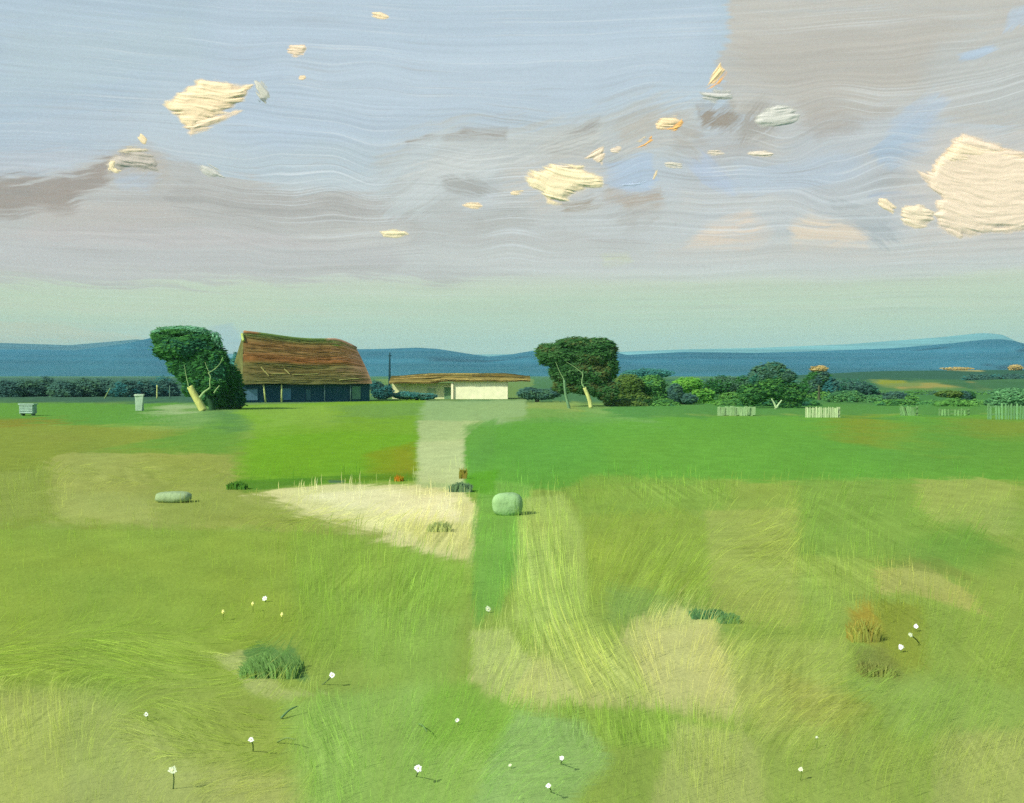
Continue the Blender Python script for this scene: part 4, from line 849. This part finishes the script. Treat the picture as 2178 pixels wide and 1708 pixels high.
def tuft(px, py, w, h, label, cols, n, name='grass_tuft', cat='tuft', flow=1.3, lean=0.0, group='tufts and low plants in the meadow'):
    x, y = at(px, py); s = K * y / F; a = Acc(); z0 = gz(x, y)
    r = RNG.random((n, 6)); bx = x + (r[:, 0] - .5) * w * s; by = y + (r[:, 1] - .5) * w * s * .8
    hh = h * s * (.45 + .6 * r[:, 2]) * (1 - 1.3 * (r[:, 0] - .5) ** 2); an = lean + (r[:, 3] - .5) * 1.0; wd = .010 * (y / 10) * (.6 + .8 * r[:, 4])
    tip = np.stack([bx + hh * np.sin(an), by + hh * .3 * (r[:, 5] - .5), z0 + hh * np.cos(an)], 1); mid = np.stack([bx + hh * .45 * np.sin(an * .7), by, z0 + hh * .55], 1)
    b0 = np.stack([bx - wd, by, 0 * bx + z0 - .02], 1); b1 = np.stack([bx + wd, by, 0 * bx + z0 - .02], 1)
    m0 = mid - np.stack([wd * .8, 0 * wd, 0 * wd], 1); m1 = mid + np.stack([wd * .8, 0 * wd, 0 * wd], 1)
    V = np.stack([b0, b1, m1, m0, tip], 1).reshape(-1, 3); i = np.arange(n) * 5
    cs = np.asarray([vc(c) for c in cols])[RNG.integers(0, len(cols), n)] * (.75 + .5 * RNG.random(n))[:, None]
    a.add(V, np.stack([i, i + 1, i + 2, i + 3], 1), np.stack([i + 3, i + 2, i + 4], 1), np.repeat(cs, 5, 0))
    o = a.build(name, M_blade, None, (x, y, 0)); o.location = (x, y, 0); return tag(o, label, cat, group)
tuft(980, 1044, 44, 22, 'dark blue-green tuft at the right corner of the path above the sand', [(104, 134, 96), (112, 142, 98), (96, 124, 94)], 420)
tuft(985, 1018, 12, 26, 'tiny rust-brown stalks behind the dark tuft beside the path', [(150, 140, 64), (138, 144, 62)], 40)
tuft(580, 1440, 116, 40, 'low dark green clump beside a pale curved streak in the lower left meadow', [(122, 160, 90), (128, 166, 90), (114, 152, 86)], 900, lean=-.4)
tuft(1505, 1314, 72, 16, 'narrow dark teal tuft at the top edge of the pale earth patch', [(98, 142, 94), (108, 150, 90)], 400, lean=.3)
tuft(1548, 1326, 42, 22, 'small blue-green tuft just right of the narrow teal one', [(112, 154, 98), (120, 158, 92)], 260, lean=.3)
tuft(1836, 1362, 60, 50, 'rusty orange tuft of dry grass in the right meadow', [(172, 162, 78), (166, 166, 80), (158, 166, 82)], 300)
tuft(1862, 1430, 70, 28, 'dull brown-grey tuft below the rusty orange one', [(140, 150, 82), (148, 158, 84)], 380)
tuft(935, 1130, 46, 22, 'small grey-green tuft standing on the pale sandy patch', [(150, 166, 106), (164, 176, 112)], 160)
tuft(505, 1040, 36, 18, 'dark green tuft at the lower left corner of the bright field', [(76, 124, 50), (88, 136, 48)], 400)
tuft(848, 958 + 66, 16, 16, 'tiny orange wild flowers at the edge of the bright field', [(190, 130, 40), (160, 140, 40)], 40)

# ------------------------------------------------------------------ daisies and dry twigs
def flower(px, py, size, label, stem=None, col=(226, 234, 226), petals=9, i=0):
    """px, py = head on the sheet; stem = foot of the stalk"""
    hgt = .07 if stem is None else .15; hx, hy = at(px, py, hgt); s = K * hy / F; r = size * s / 2
    fx, fy = (at(*stem, .0) if stem is not None else (hx, hy + .02)); fy = max(min(fy, hy + .25), hy - .25)
    t = root('daisy', (fx, fy, gz(fx, fy)), label, 'flower', 'white daisies in the near meadow'); z0 = gz(fx, fy); L = (fx, fy, z0)
    a = Acc(); n = Vector((random.uniform(-.3, .3), -1, random.uniform(.2, .7))).normalized(); u = n.orthogonal().normalized(); v = n.cross(u)
    c0 = Vector((hx, hy, hgt))
    for k in range(petals):
        th = 2 * math.pi * k / petals + random.uniform(-.15, .15); d = u * math.cos(th) + v * math.sin(th); e = n.cross(d)
        rr = r * random.uniform(.75, 1.15); w = r * .36
        P = [c0 + d * r * .1, c0 + d * rr * .6 + e * w + n * r * .10, c0 + d * rr + n * r * .02, c0 + d * rr * .6 - e * w + n * r * .10]
        Q = [p - n * r * .08 for p in P]
        a.add([tuple(p) for p in P + Q], [(0, 1, 2, 3), (7, 6, 5, 4), (0, 4, 5, 1), (1, 5, 6, 2), (2, 6, 7, 3), (3, 7, 4, 0)], col=vc(col) * random.uniform(.86, 1.05))
    a.build('petals', M_petal, t, L)
    a = Acc(); th = np.linspace(0, 2 * math.pi, 10, endpoint=False)
    a.tube([tuple(c0 - n * r * .05), tuple(c0 + n * r * .12), tuple(c0 + n * r * .2)], [r * .30, r * .28, r * .10], vc((204, 210, 160)), 10); a.build('centre', M_petal, t, L)
    a = Acc(); a.tube(smooth_path([(fx, fy, z0 - .02), ((fx + hx) / 2 + .01, (fy + hy) / 2, hgt * .5), tuple(c0 - n * r * .1)], 8), np.linspace(.0035, .0025, 8) * (hy / 8) * (1.5 if stem else 1), vc((104, 128, 84)) if stem is not None else gc((120, 150, 70)) * 1.5, 6)
    a.build('stem', M_blade, t, L)
fl = [((706, 1436), 15, 'large white daisy with a slanting dark stalk, right of the dark green clump', (682, 1461)), ((563, 1273), 12, 'white daisy highest up in the left meadow, alone', None),
      ((1038, 1295), 13, 'faint white daisy left of the yellow-streaked grass', None), ((311, 1519), 10, 'small white daisy alone in the lower left meadow', None),
      ((534, 1573), 13, 'white daisy with a dark bent stalk, left of the short green twig', (538, 1596)), ((972, 1532), 10, 'small white daisy above the two daisies at the bottom centre', None),
      ((889, 1634), 18, 'biggest white daisy near the bottom, left of centre', (884, 1652)), ((367, 1638), 19, 'greyish white daisy near the bottom left with a dark stalk foot', (368, 1672)),
      ((1195, 1612), 11, 'small daisy with dark foliage, bottom centre, the upper of the pair', (1190, 1626)), ((1166, 1671), 12, 'small daisy at the bottom centre, the lower of the pair', (1172, 1690)),
      ((1916, 1376), 13, 'white daisy under the rusty grass, lowest of the trio at right', None), ((1948, 1332), 11, 'white daisy at right, highest of the trio', None), ((1936, 1350), 11, 'dull daisy at right, middle one of the trio', (1942, 1358)),
      ((1737, 1568), 6, 'tiny pale daisy in the lower right meadow', None), ((1703, 1636), 11, 'very faint daisy bud low in the right corner meadow', None), ((1085, 1627), 8, 'tiny faint daisy between the bottom centre daisies', None)]
for i, (p, sz, lb, st) in enumerate(fl):
    cc = (230, 236, 228) if i in (0, 6, 10, 11) else ((196, 208, 176) if i in (7, 12, 14, 15, 2) else (216, 226, 212))
    flower(p[0], p[1], sz, lb, st, cc, i=i)
for px, py, lb in ((475, 1302, 'yellow bud left of the highest daisy, the larger of two specks'), (538, 1285, 'yellow bud nearest to the highest daisy'), (600, 1308, 'faint yellow bud right below the highest daisy')):
    hx, hy = at(px, py, .12); t = root('bud', (hx, hy, 0), lb, 'bud', 'yellow buds in the meadow'); a = Acc()
    a.tube([(hx, hy, .10), (hx, hy, .125), (hx, hy, .15)], [.012, .022, .008], vc((226, 222, 130)), 7); a.build('bud_head', M_petal, t, (hx, hy, 0))
    a = Acc(); a.tube([(hx, hy, -.01), (hx, hy, .1)], [.004, .004], vc((120, 140, 60)), 5); a.build('stem', M_blade, t, (hx, hy, 0))
def twig(p, q, label, col=(88, 122, 80), r=.008, bend=.0):
    a0, b0 = at(*p), at(*q, .10); k = np.array([(a0[0], a0[1], gz(*a0) + .01), ((a0[0] + b0[0]) / 2 + bend, (a0[1] + b0[1]) / 2, .09), (b0[0], b0[1], .10)])
    a = Acc(); m = smooth_path(k, 8); a.tube(m - np.array((a0[0], a0[1], 0)), np.linspace(r, r * .5, 8) * a0[1] / 9, vc(col), 6)
    o = a.build('twig', M_bark, None, None, True); o.location = (a0[0], a0[1], 0); tag(o, label, 'twig', 'twigs in the near meadow')
twig((598, 1536), (632, 1502), 'dull green slanting twig below the dark green clump', r=.010)
twig((590, 1583), (628, 1573), 'short arched twig right of the daisy with the bent stalk', (96, 118, 70), .007)
twig((890, 1548), (908, 1556), 'very short dark twig left of the small centre daisy', (90, 120, 74), .007)

# ------------------------------------------------------------------ grass: blades leaning in drifts
def build_grass():
    # drifts: centre on the sheet, radii, angle of the blades (deg from level), length (sheet px), contrast, share
    N = 34000
    px = RNG.random(N) * 2400 - 110; py = 985 + (RNG.random(N) ** .9) * 800
    ang = np.zeros(N); ln_ = np.full(N, 26.); con = np.full(N, .10); w = np.full(N, .35); den = np.full(N, .45)
    ang_x = np.cos(np.radians(90.)) * .35 * np.ones(N); ang_y = .35 * np.ones(N); ln_ *= .35; con *= .35
    for (cx, cy, rx, ry, a, l, c, d) in DRIFTS:
        g = np.exp(-(((px - cx) / rx) ** 2 + ((py - cy) / ry) ** 2) * 1.2) * 2.2
        ang_x += g * math.cos(math.radians(a)); ang_y += g * math.sin(math.radians(a)); ln_ += g * l; con += g * c; w += g; den += g * d * .4
    an = np.arctan2(ang_y, ang_x) + RNG.normal(size=N) * .05 + .14 * (fbm(px / 90, py / 60, 77, 2) - .5); ln_ /= w; con /= w
    keep = RNG.random(N) < np.clip(den, 0, 1) * (.35 + .65 * sstep((vn(px / 26, py / 70, 12) * .6 + vn(px / 9, py / 30, 13) * .4 - .25) / .4))
    px, py, an, ln_, con = px[keep], py[keep], an[keep], ln_[keep], con[keep]; n = len(px)
    sp = CAM_H / (K / F * (py - 797.6)); X = (px - 1089) * K * sp / F; Y = sp
    s = K * Y / F; L_ = ln_ * s * (.25 + .75 * RNG.random(n) ** 1.6)
    th = np.abs(np.sin(an)); dx = np.cos(an) * L_; dz = np.sin(an); sg = np.where(dz < 0, -1, 1); dx = dx * sg; dz = th * L_ + .01 * Y / 8
    dy = RNG.normal(size=n) * .15 * L_
    z0 = ground_z(X, Y); wd = (.0014 + .0012 * RNG.random(n)) * np.maximum(Y / 8, 1) * .8
    # width runs across the blade, seen broadly from the front
    ax = -dz / (np.hypot(dx, dz) + 1e-6) * wd; az_ = dx / (np.hypot(dx, dz) + 1e-6) * wd
    ox = np.stack([ax, 0 * ax, az_], 1)
    r0 = np.stack([X, Y, z0 + .004], 1) + np.stack([0 * X, 0 * X, np.abs(az_)], 1); mid = r0 + np.stack([dx * .5 - dz * .05, dy * .4, dz * .56], 1); tip = r0 + np.stack([dx, dy, dz * .98], 1)
    V = np.stack([r0 - ox * .8, r0 + ox * .8, mid + ox, mid - ox, tip], 1).reshape(-1, 3); i = np.arange(n) * 5
    col = paint_ground(X, Y) * 1.6; v = RNG.normal(size=n) + .25; lum = 1 + con * v * .8
    lum = np.clip(lum, .6, 1.7); col = col * lum[:, None]
    wm = np.clip(v, 0, 2)[:, None] * con[:, None]; col = col * (1 + wm * np.array((.35, .2, .15)))
    a = Acc(); a.add(V, np.stack([i, i + 1, i + 2, i + 3], 1), np.stack([i + 3, i + 2, i + 4], 1), np.repeat(np.clip(col, 0, .95), 5, 0))
    tag(a.build('grass', M_blade), 'fine yellow-green meadow grass leaning in drifts over the near field', 'grass', kind='stuff')
build_grass()

# ------------------------------------------------------------------ sunlit clouds: bundles of ridged vapour with real depth
def cloud(label, parts, Y, group='small cream sunlit clouds', seed=0, thick=1.0, soft=1.0):
    """parts = (outline on the sheet, colour, flow angle, raggedness, ridge breadth, ridge height)"""
    a = Acc(); P0 = np.array(parts[0][0], float); c = far(P0[:, 0].mean(), P0[:, 1].mean(), Y); s = K * Y / F
    for k, (pts, col, ang, rag, wid, rh) in enumerate(parts):
        P = np.array(pts, float); sz = max(np.ptp(P[:, 0]), np.ptp(P[:, 1])); h = 1.0 if sz > 60 else .6
        xs = np.arange(P[:, 0].min() - rag * 2, P[:, 0].max() + rag * 2, h); ys = np.arange(P[:, 1].min() - rag * 2, P[:, 1].max() + rag * 2, h)
        X, Y_ = np.meshgrid(xs, ys, indexing='ij'); an = math.radians(ang); sd_ = 700 + seed * 13 + k * 5 + int(P[0, 0]) % 89
        # ridges bend over the body of the cloud
        bx_ = 7 * (fbm(X / 60, Y_ / 60, sd_, 2) - .5) * (sz / 60) ** .5; u = X * math.cos(an) + Y_ * math.sin(an); v = -X * math.sin(an) + Y_ * math.cos(an) + bx_ + .0016 * (u - u.mean()) ** 2
        n = .55 * vn(u / 46, v / wid, sd_ + 1) + .3 * vn(u / 26, v / (wid * .5), sd_ + 2) + .15 * fbm(X / 9, Y_ / 9, sd_ + 3, 2)
        d = -sdpoly(X, Y_, P) + rag * .8 * (n - .5) * 2.2 + 5 * (fbm(X / 16, Y_ / 16, sd_ + 4, 3) - .5)
        cell = (d[:-1, :-1] > 0) & (d[1:, :-1] > 0) & (d[1:, 1:] > 0) & (d[:-1, 1:] > 0)
        fe = min(11., 1 + sz * .075) * soft; al = sstep(d / fe) * np.clip(.25 + d / fe * .75 + (n - .45) * 1.6, 0, 1)
        if not cell.any(): continue
        e = min(sz * .22, 26.); t = sstep(d / e); body = min(sz * .03, 4.) * thick
        front = t * body + rh * (n - .5) * wid * .52 * np.clip(d / 4, 0, 1) + k * .8; back = -t * body * 1.6
        cc = np.concatenate([np.minimum(lin(col) / np.array(G_CLOUD) * (1 + .12 * (n - .5))[..., None], .97), al[..., None]], -1)
        r = lambda dep: np.stack([((X * K - CX) / F), np.ones(X.shape) * (math.cos(PITCH)) + (401.5 - Y_ * K) / F * math.sin(PITCH), (401.5 - Y_ * K) / F * math.cos(PITCH) - math.sin(PITCH)], -1) * ((Y - dep * s) / (math.cos(PITCH) + (401.5 - Y_ * K) / F * math.sin(PITCH)))[..., None] + np.array((0, 0, CAM_H))
        A_, B_ = r(front), r(back); used = np.zeros(X.shape, bool); used[:-1, :-1] |= cell; used[1:, :-1] |= cell; used[1:, 1:] |= cell; used[:-1, 1:] |= cell
        num = -np.ones(X.shape, int); num[used] = np.arange(used.sum()); m = used.sum()
        q = np.stack([num[:-1, :-1], num[:-1, 1:], num[1:, 1:], num[1:, :-1]], -1)[cell]
        # rim between front and back
        rim = []
        pad = np.pad(cell, 1)
        I, J = np.nonzero(cell)
        for di, dj, (p0, p1) in ((-1, 0, ((0, 0), (0, 1))), (1, 0, ((1, 1), (1, 0))), (0, -1, ((1, 0), (0, 0))), (0, 1, ((0, 1), (1, 1)))):
            o = ~pad[I + 1 + di, J + 1 + dj]; i_, j_ = I[o], J[o]
            a0 = num[i_ + p0[0], j_ + p0[1]]; a1 = num[i_ + p1[0], j_ + p1[1]]; rim.append(np.stack([a1, a0, a0 + m, a1 + m], 1))
        a.add(np.vstack([A_[used], B_[used]]), np.vstack([q, q[:, ::-1] + m] + rim), col=np.vstack([cc[used]] * 2))
    o = a.build('cloud', M_cloud, None, c, True); o.location = c
    return tag(o, label, 'cloud', group)
def oval(x, y, rx, ry, an=0, n=18):
    an = math.radians(an); return [(x + rx * math.cos(t) * math.cos(an) - ry * math.sin(t) * math.sin(an), y + rx * math.cos(t) * math.sin(an) + ry * math.sin(t) * math.cos(an)) for t in np.linspace(0, 2 * math.pi, n, endpoint=False)]
CR = (252, 226, 184); GW = 'grey-white cloud wisps'
cloud('largest cream cloud high on the left, four-cornered, in the blue', [([(345, 222), (380, 195), (425, 162), (470, 168), (538, 180), (524, 215), (500, 232), (440, 262), (404, 290), (384, 262)], CR, 4, 7, 6.5, 1.0), ([(384, 268), (420, 250), (500, 228), (530, 234), (460, 268), (404, 294)], (244, 222, 186), -14, 6, 5, .8)], 2300)
cloud('thin greyish wisp touching the right side of the largest cream cloud', [([(538, 172), (558, 170), (578, 196), (566, 222), (550, 218), (545, 195)], (204, 204, 188), 50, 8, 4, .7)], 2320, GW)
cloud('small cream cloud above and right of the largest cream cloud', [([(604, 103), (618, 95), (650, 93), (655, 106), (648, 122), (624, 124), (610, 114)], (240, 220, 190), 8, 5, 5, 1.0)], 2300)
cloud('small oval cream cloud at the very top of the sky', [(oval(809, 33, 21, 9, 12), CR, 10, 3, 4.5, 1.1)], 2200)
cloud('tiny cream dot cloud below the small cloud right of the largest one', [(oval(643, 165, 9, 6), (240, 218, 180), 10, 2, 4, .8)], 2300)
cloud('tiny cream cloud between the largest cream cloud and the brown bank', [(oval(304, 296, 14, 9, 60), (246, 224, 180), 40, 4, 5, .8)], 2400)
cloud('curled cream edge on the brown-grey bank at left', [([(240, 338), (248, 342), (243, 356), (262, 362), (244, 372), (228, 360), (230, 346)], (244, 226, 182), 60, 4, 4, 1.0)], 2500)
cloud('domed tan-grey cloud rising from the left bank', [([(228, 372), (222, 345), (250, 322), (300, 315), (335, 338), (346, 372), (310, 368), (280, 360)], (190, 182, 168), 12, 8, 6, .8), ([(248, 322), (272, 310), (312, 312), (318, 324), (270, 330)], (212, 200, 172), 4, 5, 5, .8)], 2560, GW)
cloud('large cream cloud in the middle of the sky with a pointed left end', [([(1112, 366), (1160, 352), (1180, 342), (1240, 352), (1286, 374), (1284, 400), (1230, 412), (1196, 438), (1160, 436), (1150, 410), (1124, 398)], (254, 230, 186), 12, 8, 6, 1.0), ([(1150, 352), (1175, 344), (1225, 350), (1210, 362), (1168, 362)], (232, 216, 188), 6, 5, 5, .8)], 2200)
cloud('cream hook-shaped cloud just above the large middle cloud', [([(1238, 338), (1262, 318), (1286, 308), (1290, 325), (1284, 356), (1272, 350), (1262, 342)], (240, 220, 190), -28, 6, 5, 1.0)], 2200)
cloud('narrow orange-edged cloud at the corner of the big grey cloud', [([(1498, 190), (1506, 165), (1532, 132), (1546, 150), (1524, 178)], (250, 218, 164), -50, 4, 4.5, 1.1), ([(1500, 192), (1524, 174), (1544, 148), (1551, 152), (1530, 180)], (244, 184, 104), -48, 2, 4, 1.2)], 2000)
cloud('orange-rimmed dab of cloud, middle one of the diagonal three', [([(1392, 262), (1408, 248), (1440, 246), (1452, 258), (1434, 272), (1398, 276)], (244, 218, 172), 2, 5, 5, 1.1), ([(1404, 275), (1430, 270), (1450, 252), (1458, 262), (1438, 280)], (246, 192, 112), -12, 3, 4, 1.2)], 2000)
cloud('orange-rimmed dab of cloud, lowest of the diagonal three', [([(1344, 316), (1368, 306), (1386, 286), (1391, 298), (1374, 312)], (246, 190, 106), -24, 3, 4, 1.2), ([(1348, 302), (1372, 288), (1380, 292), (1362, 304)], (222, 206, 176), -20, 3, 4, .8)], 2000)
cloud('small cream cloud left of the blue opening in the centre right', [(oval(1524, 325, 20, 7), (224, 212, 190), 0, 4, 4, .9)], 2300)
cloud('small pale cream cloud right of the blue opening in the centre right', [(oval(1618, 327, 29, 8), (228, 216, 194), 2, 5, 4, 1.0)], 2300)
cloud('tiny cream cloud to the lower left of the large middle cloud', [(oval(1005, 437, 24, 7, 2), (246, 222, 180), 4, 4, 4, .9)], 2300)
cloud('small streaky cream cloud low in the middle left above the hills', [([(806, 490), (835, 486), (862, 490), (870, 500), (845, 508), (815, 506)], (240, 224, 180), 4, 6, 5, .9)], 2300)
cloud('tiny cream fleck touching the left tip of the large middle cloud', [(oval(1100, 408, 15, 6, -8), (238, 218, 180), 6, 4, 4, .8)], 2250)
cloud('tiny cream fleck right of the round blue opening', [(oval(1394, 372, 5, 13, 20), (238, 218, 176), 80, 2, 3, .8)], 2250)
cloud('faint cream fleck between the blue opening and the hook-shaped cloud', [(oval(1310, 318, 14, 8, -10), (232, 216, 192), 6, 5, 4, .8)], 2260)
cloud('faint cream smear right of the tiny fleck beside the blue opening', [(oval(1432, 350, 22, 9, 12), (214, 208, 190), 6, 7, 4, .6)], 2330)
cloud('biggest peach-cream cloud at the right edge of the sky', [([(1942, 352), (1975, 360), (1990, 340), (2020, 300), (2048, 280), (2090, 290), (2140, 310), (2200, 320), (2290, 360), (2290, 480), (2178, 496), (2110, 500), (2040, 512), (1990, 486), (1985, 460), (1990, 420), (1965, 385)], (238, 218, 190), 4, 9, 8, .55), ([(1975, 372), (2000, 330), (2042, 288), (2080, 300), (2180, 330), (2180, 345), (2060, 350)], (244, 224, 188), 8, 8, 6, .6)], 2500, thick=.8)
cloud('small cream cloud hanging left of the peach cloud under the blue notch', [([(1862, 424), (1885, 420), (1908, 440), (1900, 455), (1876, 446)], (242, 222, 186), 30, 5, 5, .9)], 2350)
cloud('cream double-lobed cloud at the lower left of the peach cloud', [([(1908, 452), (1925, 436), (1955, 430), (1992, 450), (1984, 478), (1950, 490), (1918, 478)], (238, 220, 188), 12, 7, 6, .9)], 2350)
cloud('pale grey-white rounded cloud against the big grey cloud', [([(1602, 255), (1615, 238), (1650, 218), (1690, 226), (1704, 244), (1690, 270), (1650, 278), (1612, 272)], (204, 205, 194), -8, 8, 6, .6)], 2450, GW)
cloud('light grey curl of cloud under the narrow orange-edged one', [([(1486, 196), (1520, 186), (1556, 192), (1560, 212), (1520, 222), (1492, 214)], (198, 199, 190), 4, 7, 6, .7)], 2450, GW)
cloud('pale blue-white streak of cloud inside the round blue opening', [([(1308, 392), (1345, 384), (1380, 380), (1376, 392), (1350, 400)], (186, 200, 218), -4, 5, 4, .6)], 2450, GW)
cloud('grey-white broken cloud wisp right of the domed tan one', [([(420, 352), (440, 348), (470, 362), (478, 376), (450, 378), (430, 366)], (200, 200, 190), 30, 7, 5, .7)], 2560, GW)

# ------------------------------------------------------------------ haze: blue air over the plain, top just above the hills
def haze():
    bpy.ops.mesh.primitive_cube_add(size=1, location=(0, 1750, 68)); o = bpy.context.object; o.name = 'haze'; o.scale = (9600, 5000, 139)
    m = bpy.data.materials.new('haze_air'); m.use_nodes = True; n = m.node_tree; n.nodes.clear()
    out = n.nodes.new('ShaderNodeOutputMaterial'); v = n.nodes.new('ShaderNodeVolumePrincipled')
    v.inputs['Color'].default_value = (.36, .68, .84, 1); v.inputs['Density'].default_value = 1.1e-4
    n.links.new(v.outputs[0], out.inputs['Volume']); o.data.materials.append(m)
    tag(o, kind='stuff')
haze()
